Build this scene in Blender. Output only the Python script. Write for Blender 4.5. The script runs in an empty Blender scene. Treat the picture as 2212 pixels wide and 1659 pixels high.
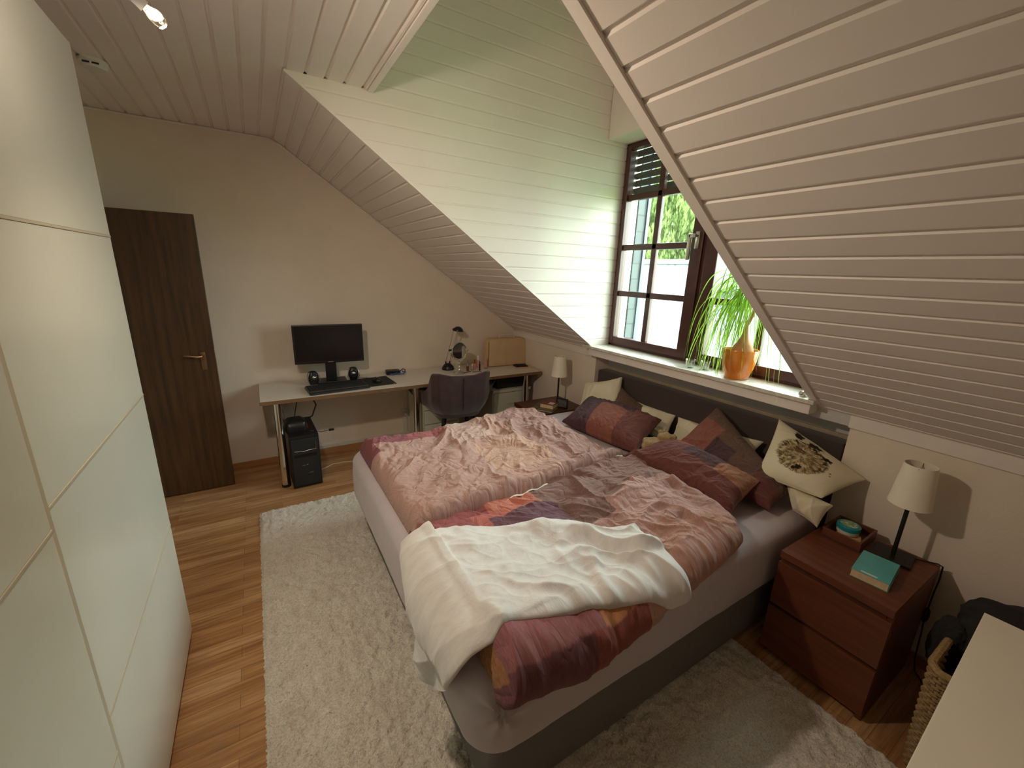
import bpy, bmesh, math, random
import numpy as np
from mathutils import Vector, Matrix, Euler
PI = math.pi
sc = bpy.context.scene
COL = sc.collection
# ------------------------------------------------------------------ camera
def cam_basis(yaw, pitch, roll):
    cy, sy, cp, sp = math.cos(yaw), math.sin(yaw), math.cos(pitch), math.sin(pitch)
    f = Vector((-sy*cp, cy*cp, sp)); r = Vector((cy, sy, 0)); u = r.cross(f)
    cr, sr = math.cos(roll), math.sin(roll)
    return cr*r + sr*u, -sr*r + cr*u, f
cd = bpy.data.cameras.new('camera'); cam = bpy.data.objects.new('camera', cd); COL.objects.link(cam)
_r, _u, _f = cam_basis(-0.5550, -0.2651, 0.0365)
cam.matrix_world = Matrix(((_r.x, _u.x, -_f.x, 0), (_r.y, _u.y, -_f.y, 0), (_r.z, _u.z, -_f.z, 1.7086), (0, 0, 0, 1)))
cd.sensor_width = 36; cd.lens = 36*887.67/2212; cd.clip_start = 0.02; cd.clip_end = 300
sc.camera = cam
# ------------------------------------------------------------------ world, light, exposure
w = bpy.data.worlds.new('sky'); sc.world = w; w.use_nodes = True
nt = w.node_tree; bg = nt.nodes['Background']
tc = nt.nodes.new('ShaderNodeTexCoord'); sx = nt.nodes.new('ShaderNodeSeparateXYZ'); cr_ = nt.nodes.new('ShaderNodeValToRGB')
nt.links.new(tc.outputs['Generated'], sx.inputs[0]); nt.links.new(sx.outputs['Z'], cr_.inputs[0]); nt.links.new(cr_.outputs[0], bg.inputs[0])
cr_.color_ramp.elements[0].position = 0.0; cr_.color_ramp.elements[0].color = (.74, .84, .80, 1)
cr_.color_ramp.elements[1].position = 0.6; cr_.color_ramp.elements[1].color = (1.12, 1.30, 1.32, 1)
bg.inputs[1].default_value = 19.0
def light(name, kind, energy, color, loc, rot=(0, 0, 0), **k):
    l = bpy.data.lights.new(name, kind); l.energy = energy; l.color = color
    for a, b in k.items(): setattr(l, a, b)
    o = bpy.data.objects.new(name, l); COL.objects.link(o); o.location = loc; o.rotation_euler = rot
    return o
light('sun', 'SUN', 1.2, (1, .95, .85), (0, 0, 8), (0, math.radians(-38), math.radians(25)), angle=.02)
po = light('window_portal', 'AREA', 1, (1, 1, 1), (2.72, 1.77, 1.93), (0, math.radians(90), 0), shape='RECTANGLE', size=1.5, size_y=1.64)
po.data.cycles.is_portal = True
light('bulb_light', 'POINT', 2.6, (1, .83, .66), (-.118, 1.435, 2.238), shadow_soft_size=.045)
light('bulb_beam', 'SPOT', 44, (1, .81, .62), (-.118, 1.435, 2.238), tuple(Vector((.66, .16, -.68)).to_track_quat('-Z', 'Y').to_euler()), shadow_soft_size=.045, spot_size=math.radians(176), spot_blend=.8)
sc.view_settings.view_transform = 'Standard'; sc.view_settings.look = 'None'
sc.view_settings.exposure = 0.14; sc.view_settings.gamma = 1; sc.view_settings.use_curve_mapping = False
sc.cycles.max_bounces = 14; sc.cycles.diffuse_bounces = 8; sc.cycles.transparent_max_bounces = 16
sc.cycles.sample_clamp_indirect = 6; sc.cycles.caustics_refractive = False; sc.cycles.caustics_reflective = False
# ------------------------------------------------------------------ noise
rs = np.random.RandomState(7); _P = rs.permutation(512); _G = np.stack([np.cos(a := rs.rand(512)*2*PI), np.sin(a)], 1)
def pn(x, y):
    x = np.asarray(x, float); y = np.asarray(y, float)
    xi = np.floor(x).astype(int); yi = np.floor(y).astype(int); xf = x-xi; yf = y-yi
    def g(i, j):
        h = _P[(_P[(xi+i) % 512]+yi+j) % 512]; return _G[h, 0]*(xf-i)+_G[h, 1]*(yf-j)
    u = xf**3*(xf*(xf*6-15)+10); v = yf**3*(yf*(yf*6-15)+10)
    return ((g(0, 0)*(1-u)+g(1, 0)*u)*(1-v)+(g(0, 1)*(1-u)+g(1, 1)*u)*v)*1.5
def fbm(x, y, o=4):
    s = 0; a = 1
    for k in range(o): s = s+a*pn(x*2**k+13.7*k, y*2**k+7.1*k); a *= .5
    return s
def wrinkle(x, y, f=5., ang=0., st=1.6, seed=0., warp=.35):
    "sharp crests of cloth folds"
    c, s = math.cos(ang), math.sin(ang); X = (x*c+y*s)*f; Y = (-x*s+y*c)*f/st
    wx = pn(X*.6+seed, Y*.6+5+seed); wy = pn(X*.6+31+seed, Y*.6+seed)
    X = X+warp*3*wx; Y = Y+warp*3*wy
    return (1-np.abs(pn(X+seed*3, Y)))**3
def sstep(a, b, x): t = np.clip((x-a)/(b-a), 0, 1); return t*t*(3-2*t)
# ------------------------------------------------------------------ materials
def srgb(r, g, b):
    f = lambda c: c/12.92 if c <= .04045 else ((c+.055)/1.055)**2.4
    return (f(r/255), f(g/255), f(b/255), 1)
class N:
    def __init__(s, name):
        s.m = bpy.data.materials.new(name); s.m.use_nodes = True; s.t = s.m.node_tree; s.b = s.t.nodes['Principled BSDF']
    def n(s, k, **kw):
        x = s.t.nodes.new('ShaderNode'+k)
        for a, v in kw.items():
            if a[0] == '_': x.inputs[a[1:].replace('_', ' ')].default_value = v
            else: setattr(x, a, v)
        return x
    def l(s, a, b): s.t.links.new(a, b)
    def coord(s, scale=(1, 1, 1), kind='Object', rot=(0, 0, 0)):
        t = s.n('TexCoord'); m = s.n('Mapping'); m.inputs['Scale'].default_value = scale; m.inputs['Rotation'].default_value = rot
        s.l(t.outputs[kind], m.inputs[0]); return m.outputs[0]
    def noise(s, vec, scale, detail=4, rough=.55):
        x = s.n('TexNoise'); x.inputs['Scale'].default_value = scale; x.inputs['Detail'].default_value = detail; x.inputs['Roughness'].default_value = rough
        s.l(vec, x.inputs['Vector']); return x.outputs['Fac']
    def ramp(s, fac, stops):
        x = s.n('ValToRGB'); e = x.color_ramp.elements
        while len(e) < len(stops): e.new(.5)
        for i, (p, c) in enumerate(stops): e[i].position = p; e[i].color = c if len(c) == 4 else (*c, 1)
        s.l(fac, x.inputs[0]); return x.outputs[0]
    def mix(s, a, b, fac, kind='MIX'):
        x = s.n('MixRGB', blend_type=kind)
        for i, v in ((0, fac), (1, a), (2, b)):
            if hasattr(v, 'links'): s.l(v, x.inputs[i])
            else: x.inputs[i].default_value = v
        return x.outputs[0]
    def bump(s, h, strength=.3, dist=.01):
        x = s.n('Bump'); x.inputs['Strength'].default_value = strength; x.inputs['Distance'].default_value = dist
        s.l(h, x.inputs['Height']); s.l(x.outputs[0], s.b.inputs['Normal']); return x
    def base(s, c):
        if hasattr(c, 'links'): s.l(c, s.b.inputs['Base Color'])
        else: s.b.inputs['Base Color'].default_value = c
def mul(c, k): return (min(c[0]*k, 1), min(c[1]*k, 1), min(c[2]*k, 1), 1)
def pm(name, c, rough=.5, metal=0., var=.12, vs=8., bump=0., bs=120., scale=(1, 1, 1), spec=None, sheen=0., coat=0.):
    m = N(name); v = m.coord(scale); f = m.noise(v, vs)
    m.base(m.ramp(f, [(.3, mul(c, 1-var)), (.7, mul(c, 1+var))]))
    m.b.inputs['Roughness'].default_value = rough; m.b.inputs['Metallic'].default_value = metal
    if spec is not None: m.b.inputs['Specular IOR Level'].default_value = spec
    if sheen: m.b.inputs['Sheen Weight'].default_value = sheen
    if coat: m.b.inputs['Coat Weight'].default_value = coat
    if bump: m.bump(m.noise(v, bs), bump, .004)
    return m.m
M = {}
M['wall'] = pm('wall_paint', srgb(229, 216, 201), .9, var=.02, bump=.25, bs=160)
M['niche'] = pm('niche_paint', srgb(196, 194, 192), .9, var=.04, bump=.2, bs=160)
M['board'] = pm('painted_boards', srgb(230, 221, 214), .5, var=.02, vs=3, bump=.06, bs=60, scale=(1, 1, 1))
M['trim'] = pm('painted_trim', srgb(230, 222, 215), .5, var=.03, bump=.05, bs=60)
M['white'] = pm('white_laminate', srgb(214, 210, 200), .35, var=.01)
M['sheet'] = pm('jersey_sheet', srgb(190, 178, 184), .9, var=.03, bump=.15, bs=25, sheen=.2)
M['bedbase'] = pm('charcoal_upholstery', srgb(100, 92, 88), .95, var=.15, vs=200, bump=.4, bs=600, sheen=.2)
M['headboard'] = pm('brown_upholstery', srgb(74, 62, 58), .95, var=.12, vs=200, bump=.4, bs=600, sheen=.2)
M['cream'] = pm('cream_cotton', srgb(222, 211, 186), .9, var=.03, bump=.2, bs=30)
M['black'] = pm('black_plastic', srgb(24, 24, 26), .35, var=.1)
M['blackm'] = pm('black_matte', srgb(30, 29, 30), .7, var=.15)
M['darkmetal'] = pm('dark_metal', srgb(40, 36, 34), .4, .6)
M['chrome'] = pm('chrome', srgb(225, 222, 215), .12, 1., var=.02)
M['alu'] = pm('brushed_aluminium', srgb(190, 186, 176), .3, 1., var=.05)
M['shade'] = pm('lampshade_fabric', srgb(238, 229, 214), .85, var=.03, bump=.2, bs=300)
M['paper'] = pm('book_pages', srgb(222, 196, 158), .8, var=.08, vs=60)
M['sill'] = pm('stone_sill', srgb(206, 200, 188), .3, var=.16, vs=30)
M['edgewood'] = pm('desk_edge_wood', srgb(120, 88, 60), .55, var=.15, vs=20)
M['baseboard'] = pm('beech_baseboard', srgb(176, 128, 82), .5, var=.12, vs=6, scale=(1, 1, 8))
M['frame'] = pm('mahogany_frame', srgb(70, 34, 28), .35, var=.2, vs=12, scale=(1, 1, 1), bump=.05)
M['green'] = None
def wood(name, c1, c2, axis='Z', rough=.4, scale=1., spec=None):
    m = N(name); s = [14*scale]*3; s['XYZ'.index(axis)] = 1.1*scale
    v = m.coord(tuple(s)); f = m.noise(v, 2.2, 8, .65)
    wv = m.n('TexWave', wave_type='BANDS', bands_direction='X' if axis != 'X' else 'Y'); wv.inputs['Scale'].default_value = .45; wv.inputs['Distortion'].default_value = 9; wv.inputs['Detail'].default_value = 3
    m.l(v, wv.inputs['Vector'])
    c = m.mix(m.ramp(f, [(.35, c1), (.65, c2)]), m.ramp(wv.outputs['Fac'], [(.25, mul(c1, .75)), (.8, c2)]), .22)
    m.base(c); m.b.inputs['Roughness'].default_value = rough
    if spec is not None: m.b.inputs['Specular IOR Level'].default_value = spec
    m.bump(f, .08, .002); return m.m
M['oak'] = wood('dark_oak_veneer', srgb(58, 38, 20), srgb(88, 60, 34), 'Z', .5)
M['redbrown'] = wood('redbrown_stained_wood', srgb(96, 50, 30), srgb(118, 66, 42), 'Y', .4)
M['darkbrown'] = wood('darkbrown_stained_wood', srgb(70, 36, 24), srgb(92, 50, 34), 'Y', .4)
def floor_mat():
    m = N('beech_laminate'); v = m.coord()
    b = m.n('TexBrick', offset=.37, offset_frequency=2, squash=1); m.l(v, b.inputs['Vector'])
    for k, x in (('Scale', 1.), ('Mortar Size', .0009), ('Mortar Smooth', .3), ('Bias', 0.), ('Brick Width', .62), ('Row Height', .066)): b.inputs[k].default_value = x
    b.inputs['Color1'].default_value = (0, 0, 0, 1); b.inputs['Color2'].default_value = (1, 1, 1, 1); b.inputs['Mortar'].default_value = (.3, .3, .3, 1)
    g = m.noise(m.coord((1.6, 26, 1)), 2.6, 7, .6)
    g2 = m.noise(m.coord((.6, 9, 1)), 2.0, 5, .6)
    c = m.ramp(b.outputs['Color'], [(0, srgb(186, 144, 100)), (.5, srgb(204, 164, 120)), (1, srgb(216, 180, 138))])
    c = m.mix(c, m.ramp(g, [(.3, srgb(120, 76, 42)), (.62, srgb(255, 245, 230))]), .55, 'MULTIPLY')
    c = m.mix(c, m.ramp(g2, [(.35, srgb(196, 160, 130)), (.6, srgb(255, 250, 245))]), .6, 'MULTIPLY')
    c = m.mix(c, srgb(90, 60, 36), m.ramp(b.outputs['Fac'], [(0, (0, 0, 0)), (1, (.8, .8, .8))]))
    m.base(c); m.b.inputs['Roughness'].default_value = .38; m.bump(g, .05, .001)
    return m.m
M['floor'] = floor_mat()
def fabric(name, streak=(3, 60, 60), amt=.35, rough=.95, crease=.75, rot=(0, 0, 0)):
    "woven cover: colour comes from the printed pattern stored on the mesh, plus heather streaks"
    m = N(name); a = m.n('Attribute', attribute_name='pattern')
    v = m.coord(streak, 'UV', rot); f = m.noise(v, 3.2, 5, .7)
    c = m.mix(a.outputs['Color'], m.ramp(f, [(.3, (1-amt,)*3), (.68, (1+amt*.5,)*3)]), 1., 'MULTIPLY')
    m.base(c); m.b.inputs['Roughness'].default_value = rough; m.b.inputs['Sheen Weight'].default_value = .06; m.b.inputs['Specular IOR Level'].default_value = .2
    vo = m.n('TexVoronoi', feature='DISTANCE_TO_EDGE'); vo.inputs['Scale'].default_value = 16; vo.inputs['Randomness'].default_value = 1
    cv_ = m.coord((1, 1, 1), 'UV'); wn_ = m.n('TexNoise'); wn_.inputs['Scale'].default_value = 7; m.l(cv_, wn_.inputs['Vector']); ad = m.n('MixRGB', blend_type='LINEAR_LIGHT'); ad.inputs[0].default_value = .12; m.l(cv_, ad.inputs[1]); m.l(wn_.outputs['Color'], ad.inputs[2]); m.l(ad.outputs[0], vo.inputs['Vector'])
    b1 = m.n('Bump'); b1.inputs['Strength'].default_value = crease; b1.inputs['Distance'].default_value = .02; m.l(vo.outputs['Distance'], b1.inputs['Height'])
    b2 = m.bump(m.noise(m.coord((1, 1, 1), 'UV'), 260, 2), .25, .002); m.l(b1.outputs[0], b2.inputs['Normal']); return m.m
M['cover'] = fabric('heather_bed_linen', (300, 34, 60), .48)
M['print'] = fabric('printed_cotton', (1, 1, 1), .04, crease=.04)
def glass_mat(name, tint=(1, 1, 1, 1), refl=.08, rough=.0):
    m = N(name); m.t.nodes.remove(m.b); tr = m.n('BsdfTransparent'); gl = m.n('BsdfGlossy'); mx = m.n('MixShader'); out = m.t.nodes['Material Output']
    tr.inputs[0].default_value = tint; gl.inputs['Roughness'].default_value = rough
    fr = m.n('LayerWeight'); fr.inputs[0].default_value = .25; mm = m.n('Math', operation='MULTIPLY_ADD'); mm.inputs[1].default_value = .6; mm.inputs[2].default_value = refl*.4
    m.l(fr.outputs['Fresnel'], mm.inputs[0]); m.l(mm.outputs[0], mx.inputs[0]); m.l(tr.outputs[0], mx.inputs[1]); m.l(gl.outputs[0], mx.inputs[2]); m.l(mx.outputs[0], out.inputs[0]); return m.m
M['glass'] = glass_mat('window_glass', (.97, 1, .97, 1), .05)
M['cupglass'] = glass_mat('clear_glass', (.93, .97, .95, 1), .3, .02)
def emit(name, col, s):
    m = N(name); m.b.inputs['Emission Color'].default_value = (*col, 1); m.b.inputs['Emission Strength'].default_value = s; m.base((*col, 1)); return m.m
def leafm(name, c1, c2, tr=.4):
    m = N(name); m.t.nodes.remove(m.b); d = m.n('BsdfDiffuse'); t = m.n('BsdfTranslucent'); x = m.n('MixShader'); x.inputs[0].default_value = tr
    f = m.noise(m.coord((1, 1, 1)), 9); c = m.ramp(f, [(.3, c1), (.7, c2)])
    m.l(c, d.inputs[0]); m.l(c, t.inputs[0]); m.l(d.outputs[0], x.inputs[1]); m.l(t.outputs[0], x.inputs[2]); m.l(x.outputs[0], m.t.nodes['Material Output'].inputs[0]); return m.m
M['leaf'] = leafm('palm_leaf', srgb(122, 170, 58), srgb(176, 206, 96), .5)
M['willow'] = leafm('willow_leaf', srgb(62, 78, 40), srgb(112, 128, 76), .35)
# ------------------------------------------------------------------ mesh helpers
def link(name, me, mat=None, parent=None):
    o = bpy.data.objects.new(name, me); COL.objects.link(o)
    for m in (mat if isinstance(mat, (list, tuple)) else [mat]):
        if m: me.materials.append(m)
    if parent: o.parent = parent; o.matrix_parent_inverse = Matrix.Identity(4)
    return o
def raw(name, v, f, mat=None, parent=None, smooth=False):
    me = bpy.data.meshes.new(name); me.from_pydata([tuple(map(float, p)) for p in v], [], [tuple(map(int, q)) for q in f]); me.update()
    if smooth: me.polygons.foreach_set('use_smooth', [True]*len(me.polygons))
    return link(name, me, mat, parent)
class MB:
    "collects shapes of ONE part into one mesh"
    def __init__(s): s.v = []; s.f = []; s.s = []
    def add(s, v, f, sm=False):
        o = len(s.v); s.v += [tuple(map(float, p)) for p in v]; s.f += [tuple(int(i)+o for i in q) for q in f]; s.s += [sm]*len(f); return s
    def box(s, x0, x1, y0, y1, z0, z1, bev=0., R=None):
        if bev:
            bm = bmesh.new(); bmesh.ops.create_cube(bm, size=1)
            for p in bm.verts: p.co = Vector(((x0+x1)/2+p.co.x*(x1-x0), (y0+y1)/2+p.co.y*(y1-y0), (z0+z1)/2+p.co.z*(z1-z0)))
            bmesh.ops.bevel(bm, geom=bm.edges[:], offset=bev, segments=2, affect='EDGES', profile=.6)
            bm.verts.index_update(); v = [p.co.copy() for p in bm.verts]; f = [[q.index for q in g.verts] for g in bm.faces]; bm.free()
        else:
            v = [Vector((x, y, z)) for z in (z0, z1) for y in (y0, y1) for x in (x0, x1)]
            f = [(0, 2, 3, 1), (4, 5, 7, 6), (0, 1, 5, 4), (2, 6, 7, 3), (0, 4, 6, 2), (1, 3, 7, 5)]
        if R is not None: v = [R @ p for p in v]
        return s.add(v, f)
    def tube(s, pts, r, n=8, cap=True):
        pts = [Vector(p) for p in pts]; rr = r if isinstance(r, (list, tuple)) else [r]*len(pts)
        v = []; f = []; up = Vector((0, 0, 1)); prev = None
        for i, p in enumerate(pts):
            t = (pts[min(i+1, len(pts)-1)]-pts[max(i-1, 0)]).normalized()
            if prev is None: a = t.cross(up if abs(t.z) < .95 else Vector((1, 0, 0))).normalized()
            else: a = (prev-t*prev.dot(t)).normalized()
            prev = a; b = t.cross(a)
            for k in range(n):
                q = 2*PI*k/n; v.append(p+(a*math.cos(q)+b*math.sin(q))*rr[i])
        for i in range(len(pts)-1):
            for k in range(n): f.append((i*n+k, i*n+(k+1) % n, (i+1)*n+(k+1) % n, (i+1)*n+k))
        if cap: f.append(tuple(range(n))[::-1]); f.append(tuple((len(pts)-1)*n+k for k in range(n)))
        return s.add(v, f, True)
    def lathe(s, prof, c=(0, 0, 0), n=32, R=None, caps=True):
        v = []; f = []
        for r, z in prof:
            for k in range(n):
                p = Vector((r*math.cos(2*PI*k/n), r*math.sin(2*PI*k/n), z))
                if R is not None: p = R @ p
                v.append(p+Vector(c))
        for i in range(len(prof)-1):
            for k in range(n): f.append((i*n+k, i*n+(k+1) % n, (i+1)*n+(k+1) % n, (i+1)*n+k))
        if caps: f.append(tuple(range(n))[::-1]); f.append(tuple((len(prof)-1)*n+k for k in range(n)))
        return s.add(v, f, True)
    def loft(s, levels, n=8, cap=True, sm=True):
        "levels: (x0,x1,y0,y1,corner_radius,z)"
        v = []; f = []; m = 4*(n+1)
        for x0, x1, y0, y1, r, z in levels:
            for cx, cy, a0 in ((x1-r, y1-r, 0), (x0+r, y1-r, PI/2), (x0+r, y0+r, PI), (x1-r, y0+r, 1.5*PI)):
                for k in range(n+1): a = a0+PI/2*k/n; v.append((cx+r*math.cos(a), cy+r*math.sin(a), z))
        for i in range(len(levels)-1):
            for k in range(m): f.append((i*m+k, i*m+(k+1) % m, (i+1)*m+(k+1) % m, (i+1)*m+k))
        if cap: f.append(tuple(range(m))[::-1]); f.append(tuple((len(levels)-1)*m+k for k in range(m)))
        return s.add(v, f, sm)
    def build(s, name, mat, parent=None, loc=None):
        o = raw(name, s.v, s.f, mat, parent); o.data.polygons.foreach_set('use_smooth', s.s)
        if any(s.s):
            try: o.data.set_sharp_from_angle(angle=math.radians(38))
            except Exception: pass
        if loc is not None: o.location = loc
        return o
def thing(name, label, cat, loc=(0, 0, 0), rz=0, group=None):
    o = bpy.data.objects.new(name, None); COL.objects.link(o); o.location = loc; o.rotation_euler = (0, 0, rz); o.empty_display_size = .1
    o['label'] = label; o['category'] = cat
    if group: o['group'] = group
    return o
def tag(o, label, cat, group=None, kind=None):
    o['label'] = label; o['category'] = cat
    if group: o['group'] = group
    if kind: o['kind'] = kind
    return o
def struct(o): o['kind'] = 'structure'; return o
def dup(o, parent=None):
    c = o.copy(); COL.objects.link(c); c.parent = parent
    for ch in list(o.children): dup(ch, c)
    return c
def grid_faces(nu, nv, off=0, flip=False):
    f = []
    for i in range(nu-1):
        for j in range(nv-1):
            q = (i*nv+j, (i+1)*nv+j, (i+1)*nv+j+1, i*nv+j+1)
            f.append(tuple(off+k for k in (q[::-1] if flip else q)))
    return f
def set_uv(me, uv):
    l = me.uv_layers.new(name='UVMap'); idx = np.empty(len(me.loops), int); me.loops.foreach_get('vertex_index', idx)
    l.data.foreach_set('uv', np.asarray(uv, float)[idx].ravel())
def set_pat(me, col):
    a = me.color_attributes.new('pattern', 'FLOAT_COLOR', 'POINT'); c = np.ones((len(me.vertices), 4)); c[:, :3] = col; a.data.foreach_set('color', c.ravel())
# ------------------------------------------------------------------ room constants
YG, XW, ZC, X1, T = 3.946, 2.465, 2.625, .233, .6918
YL, YR, YB, XL = 2.586, .92, -1.0, -1.12
XWIN = 2.575; ZS = 1.135; PIT = .0925; Q = math.hypot(1, T)
XC, ZD = .655, 3.45
# ------------------------------------------------------------------ floor and walls
struct(MB().box(XL-.1, 2.7, YB-.1, YG+.1, -.06, 0).build('floor', M['floor']))
_g = [(XL-.1, 0), (2.7, 0), (2.7, 1.02), (X1, ZC+.09), (XL-.1, ZC+.09)]
struct(raw('wall_gable', [(x, y, z) for y in (YG, YG+.14) for x, z in _g], [(0, 1, 2, 3, 4), (9, 8, 7, 6, 5)]+[(k, (k+1) % 5, 5+(k+1) % 5, 5+k) for k in range(5)], M['wall']))
struct(MB().box(XL-.1, XL, YB-.1, YG+.1, 0, ZC+.05).build('wall_left', M['wall']))
struct(MB().box(XL-.1, 2.8, YB-.1, YB, 0, ZC+.05).build('wall_back', M['wall']))
b = MB().box(XW, 2.85, YB-.1, .755, 0, 1.085).box(XW, 2.85, 2.605, YG+.1, 0, 1.085)
struct(b.build('wall_right', M['wall']))
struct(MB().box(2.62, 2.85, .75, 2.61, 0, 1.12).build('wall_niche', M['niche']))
struct(MB().box(XW-.013, XW, YB, .76, 1.022, 1.085).box(XW-.013, XW, 2.65, YG, 1.022, 1.07).build('trim_1', M['trim']))
b = MB().box(XL, 1.2, YG-.014, YG, 0, .05).box(1.2, XW, YG-.014, YG, 0, .05); struct(b.build('baseboard_gable', M['baseboard']))
struct(MB().box(XW-.014, XW, YB, .755, 0, .055).box(XW-.014, XW, 2.605, YG, 0, .055).build('baseboard_right', M['baseboard']))
# white cable duct under the desk
tag(MB().box(.0, 1.9, YG-.018, YG, .052, .085, .003).box(1.15, 1.19, YG-.014, YG, .085, .29, .002).build('cable_duct', M['white']), 'white cable duct running along the wall foot under the desk', 'cable duct')
# ------------------------------------------------------------------ boards
def boards(name, P, s0, s1, lim, mat, phase=0., depth=.009, gw=.008, ch=.0055):
    """P(s,a,d) -> point; s across, a along, d recess; lim(s)->(a0,a1)"""
    k0 = math.floor((s0-phase)/PIT)-1; brk = []
    s = phase+k0*PIT
    while s < s1+PIT:
        brk += [(s-gw/2-ch, 0), (s-gw/2, depth), (s+gw/2, depth), (s+gw/2+ch, 0)]; s += PIT
    pts = []
    def interp(x):
        for (a, da), (c, dc) in zip(brk, brk[1:]):
            if a <= x <= c: return da+(dc-da)*((x-a)/(c-a) if c > a else 0)
        return 0
    pts = [(s0, interp(s0))]+[(a, d) for a, d in brk if s0 < a < s1]+[(s1, interp(s1))]
    v = []; f = []
    for a, d in pts:
        l0, l1 = lim(a); v += [P(a, l0, d), P(a, l1, d)]
    for i in range(len(pts)-1): f.append((2*i, 2*i+1, 2*i+3, 2*i+2))
    return raw(name, v, f, mat)
NS = (-T/Q, 0, -1/Q)   # slope normal into the room
def PS(s, a, d): return (X1+s/Q-NS[0]*d, a, ZC-s*T/Q-NS[2]*d)
SL = (XW-X1)*Q
def join(name, obs, mat):
    v = []; f = []
    for o in obs:
        off = len(v); v += [tuple(p.co) for p in o.data.vertices]; f += [tuple(i+off for i in q.vertices) for q in o.data.polygons]
        me = o.data; bpy.data.objects.remove(o); bpy.data.meshes.remove(me)
    return raw(name, v, f, mat)
struct(join('ceiling_slope', [boards('a', PS, 0, SL, lambda s: (YB, YR), None), boards('b', PS, 0, SL, lambda s: (YL, YG+.04), None)], M['board']))
PF = lambda s, a, d: (s, a, ZC+d)
struct(join('ceiling', [MB().box(X1-.03, X1+.03, YB, YG, ZC+.006, ZC+.03).build('c', None), boards('a', PF, XL, X1, lambda s: (YB, YG+.04), None, X1), boards('b', PF, X1, XC, lambda s: (YR, YL), None, X1)], M['board']))
# moulding at the end of the flat ceiling where the dormer opens upwards
struct(MB().box(XC-.03, XC, YR, YL, ZC-.012, ZC+.02, .003).box(XC-.045, XC-.034, YR, YL, ZC-.006, ZC+.01).build('trim_2', M['trim']))
def lim_ch(z):
    x0 = X1+(ZC-z)/T if z <= ZC else XC
    return (x0, XWIN+.03)
ZPH = 2.666-40*PIT
for nm, yy, sg in (('wall_dormer_left', YL, 1), ('wall_dormer_right', YR, -1)):
    Pc = lambda s, a, d, yy=yy, sg=sg: (a, yy+sg*d, s)
    struct(join(nm, [boards('a', Pc, ZS-.02, ZC, lim_ch, None, ZPH, depth=.005, gw=.004), boards('b', Pc, ZC+1e-4, ZD, lambda z: (XC, 2.7), None, ZPH, depth=.005, gw=.004)], M['board']))
struct(raw('wall_dormer_upper', [(XC, YR, ZC), (XC, YL, ZC), (XC, YL, ZD), (XC, YR, ZD)], [(0, 1, 2, 3)], M['board']))
_c = [(X1-.1, ZC+.055), (X1+.05, ZC+.055), (XW+.2, ZC+.055-(XW+.15-X1)*T), (XW+.2, ZD+.1), (X1-.1, ZD+.1)]  # unseen backing behind the dormer cheeks, added to stop light leaking through board seams
for _n, _a, _b in (('wall_dormer_light_stop_left', YL+.010, YL+.10), ('wall_dormer_light_stop_right', YR-.10, YR-.010)):
    struct(raw(_n, [(x, y, z) for y in (_a, _b) for x, z in _c], [(0, 1, 2, 3, 4), (9, 8, 7, 6, 5)]+[(k, (k+1) % 5, 5+(k+1) % 5, 5+k) for k in range(5)], M['trim']))
struct(MB().box(X1-.1, XC-.012, YR-.1, YL+.1, ZC+.03, ZC+.06).build('wall_collar', M['trim']))
struct(raw('ceiling_dormer', [(XC-.1, YR-.1, ZD), (2.75, YR-.1, ZD-.12), (2.75, YL+.1, ZD-.12), (XC-.1, YL+.1, ZD), (XC-.1, YR-.1, ZD+.05), (2.75, YR-.1, ZD-.07), (2.75, YL+.1, ZD-.07), (XC-.1, YL+.1, ZD+.05)], [(0, 1, 2, 3), (7, 6, 5, 4), (0, 4, 5, 1), (1, 5, 6, 2), (2, 6, 7, 3), (3, 7, 4, 0)], M['board']))
# corner beads along both dormer edges
for nm, y0, y1 in (('trim_3', YR-.034, YR+.004), ('trim_4', YL-.004, YL+.02)):
    v = []
    for s in (0, SL-.06):
        for y in (y0, y1):
            for d in (.004, -.009): v.append(PS(s, y, d))
    struct(raw(nm, v, [(0, 1, 3, 2), (4, 6, 7, 5), (0, 4, 5, 1), (2, 3, 7, 6), (1, 5, 7, 3), (0, 2, 6, 4)], M['trim']))
# slim bead where ceiling meets the gable wall
b = MB().tube([(XL, YG-.006, ZC-.008), (X1-.03, YG-.006, ZC-.008), (X1+.05, YG-.006, ZC-.045), (XW, YG-.006, ZC-(XW-X1)*T-.012)], .007, 6)
struct(b.build('trim_5', M['trim']))
# outer skins that close the roof
def panel(nm, pts, mat): return struct(raw(nm, pts, [tuple(range(len(pts)))], mat))
M['roofslate'] = pm('grey_slate', srgb(110, 118, 128), .6, var=.15)
panel('trim_6', [(XL-.1, YB-.1, ZC+.1), (X1+.05, YB-.1, ZC+.1), (X1+.05, YG+.1, ZC+.1), (XL-.1, YG+.1, ZC+.1)], M['roofslate'])
for k, (a, c) in enumerate(((YB-.1, YR-.03), (YL+.03, YG+.1))):
    panel('trim_%d' % (7+k), [(X1-.05, a, ZC+.15), (3.0, a, ZC+.15-(3.05-X1)*T), (3.0, c, ZC+.15-(3.05-X1)*T), (X1-.05, c, ZC+.15)], M['roofslate'])
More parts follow.
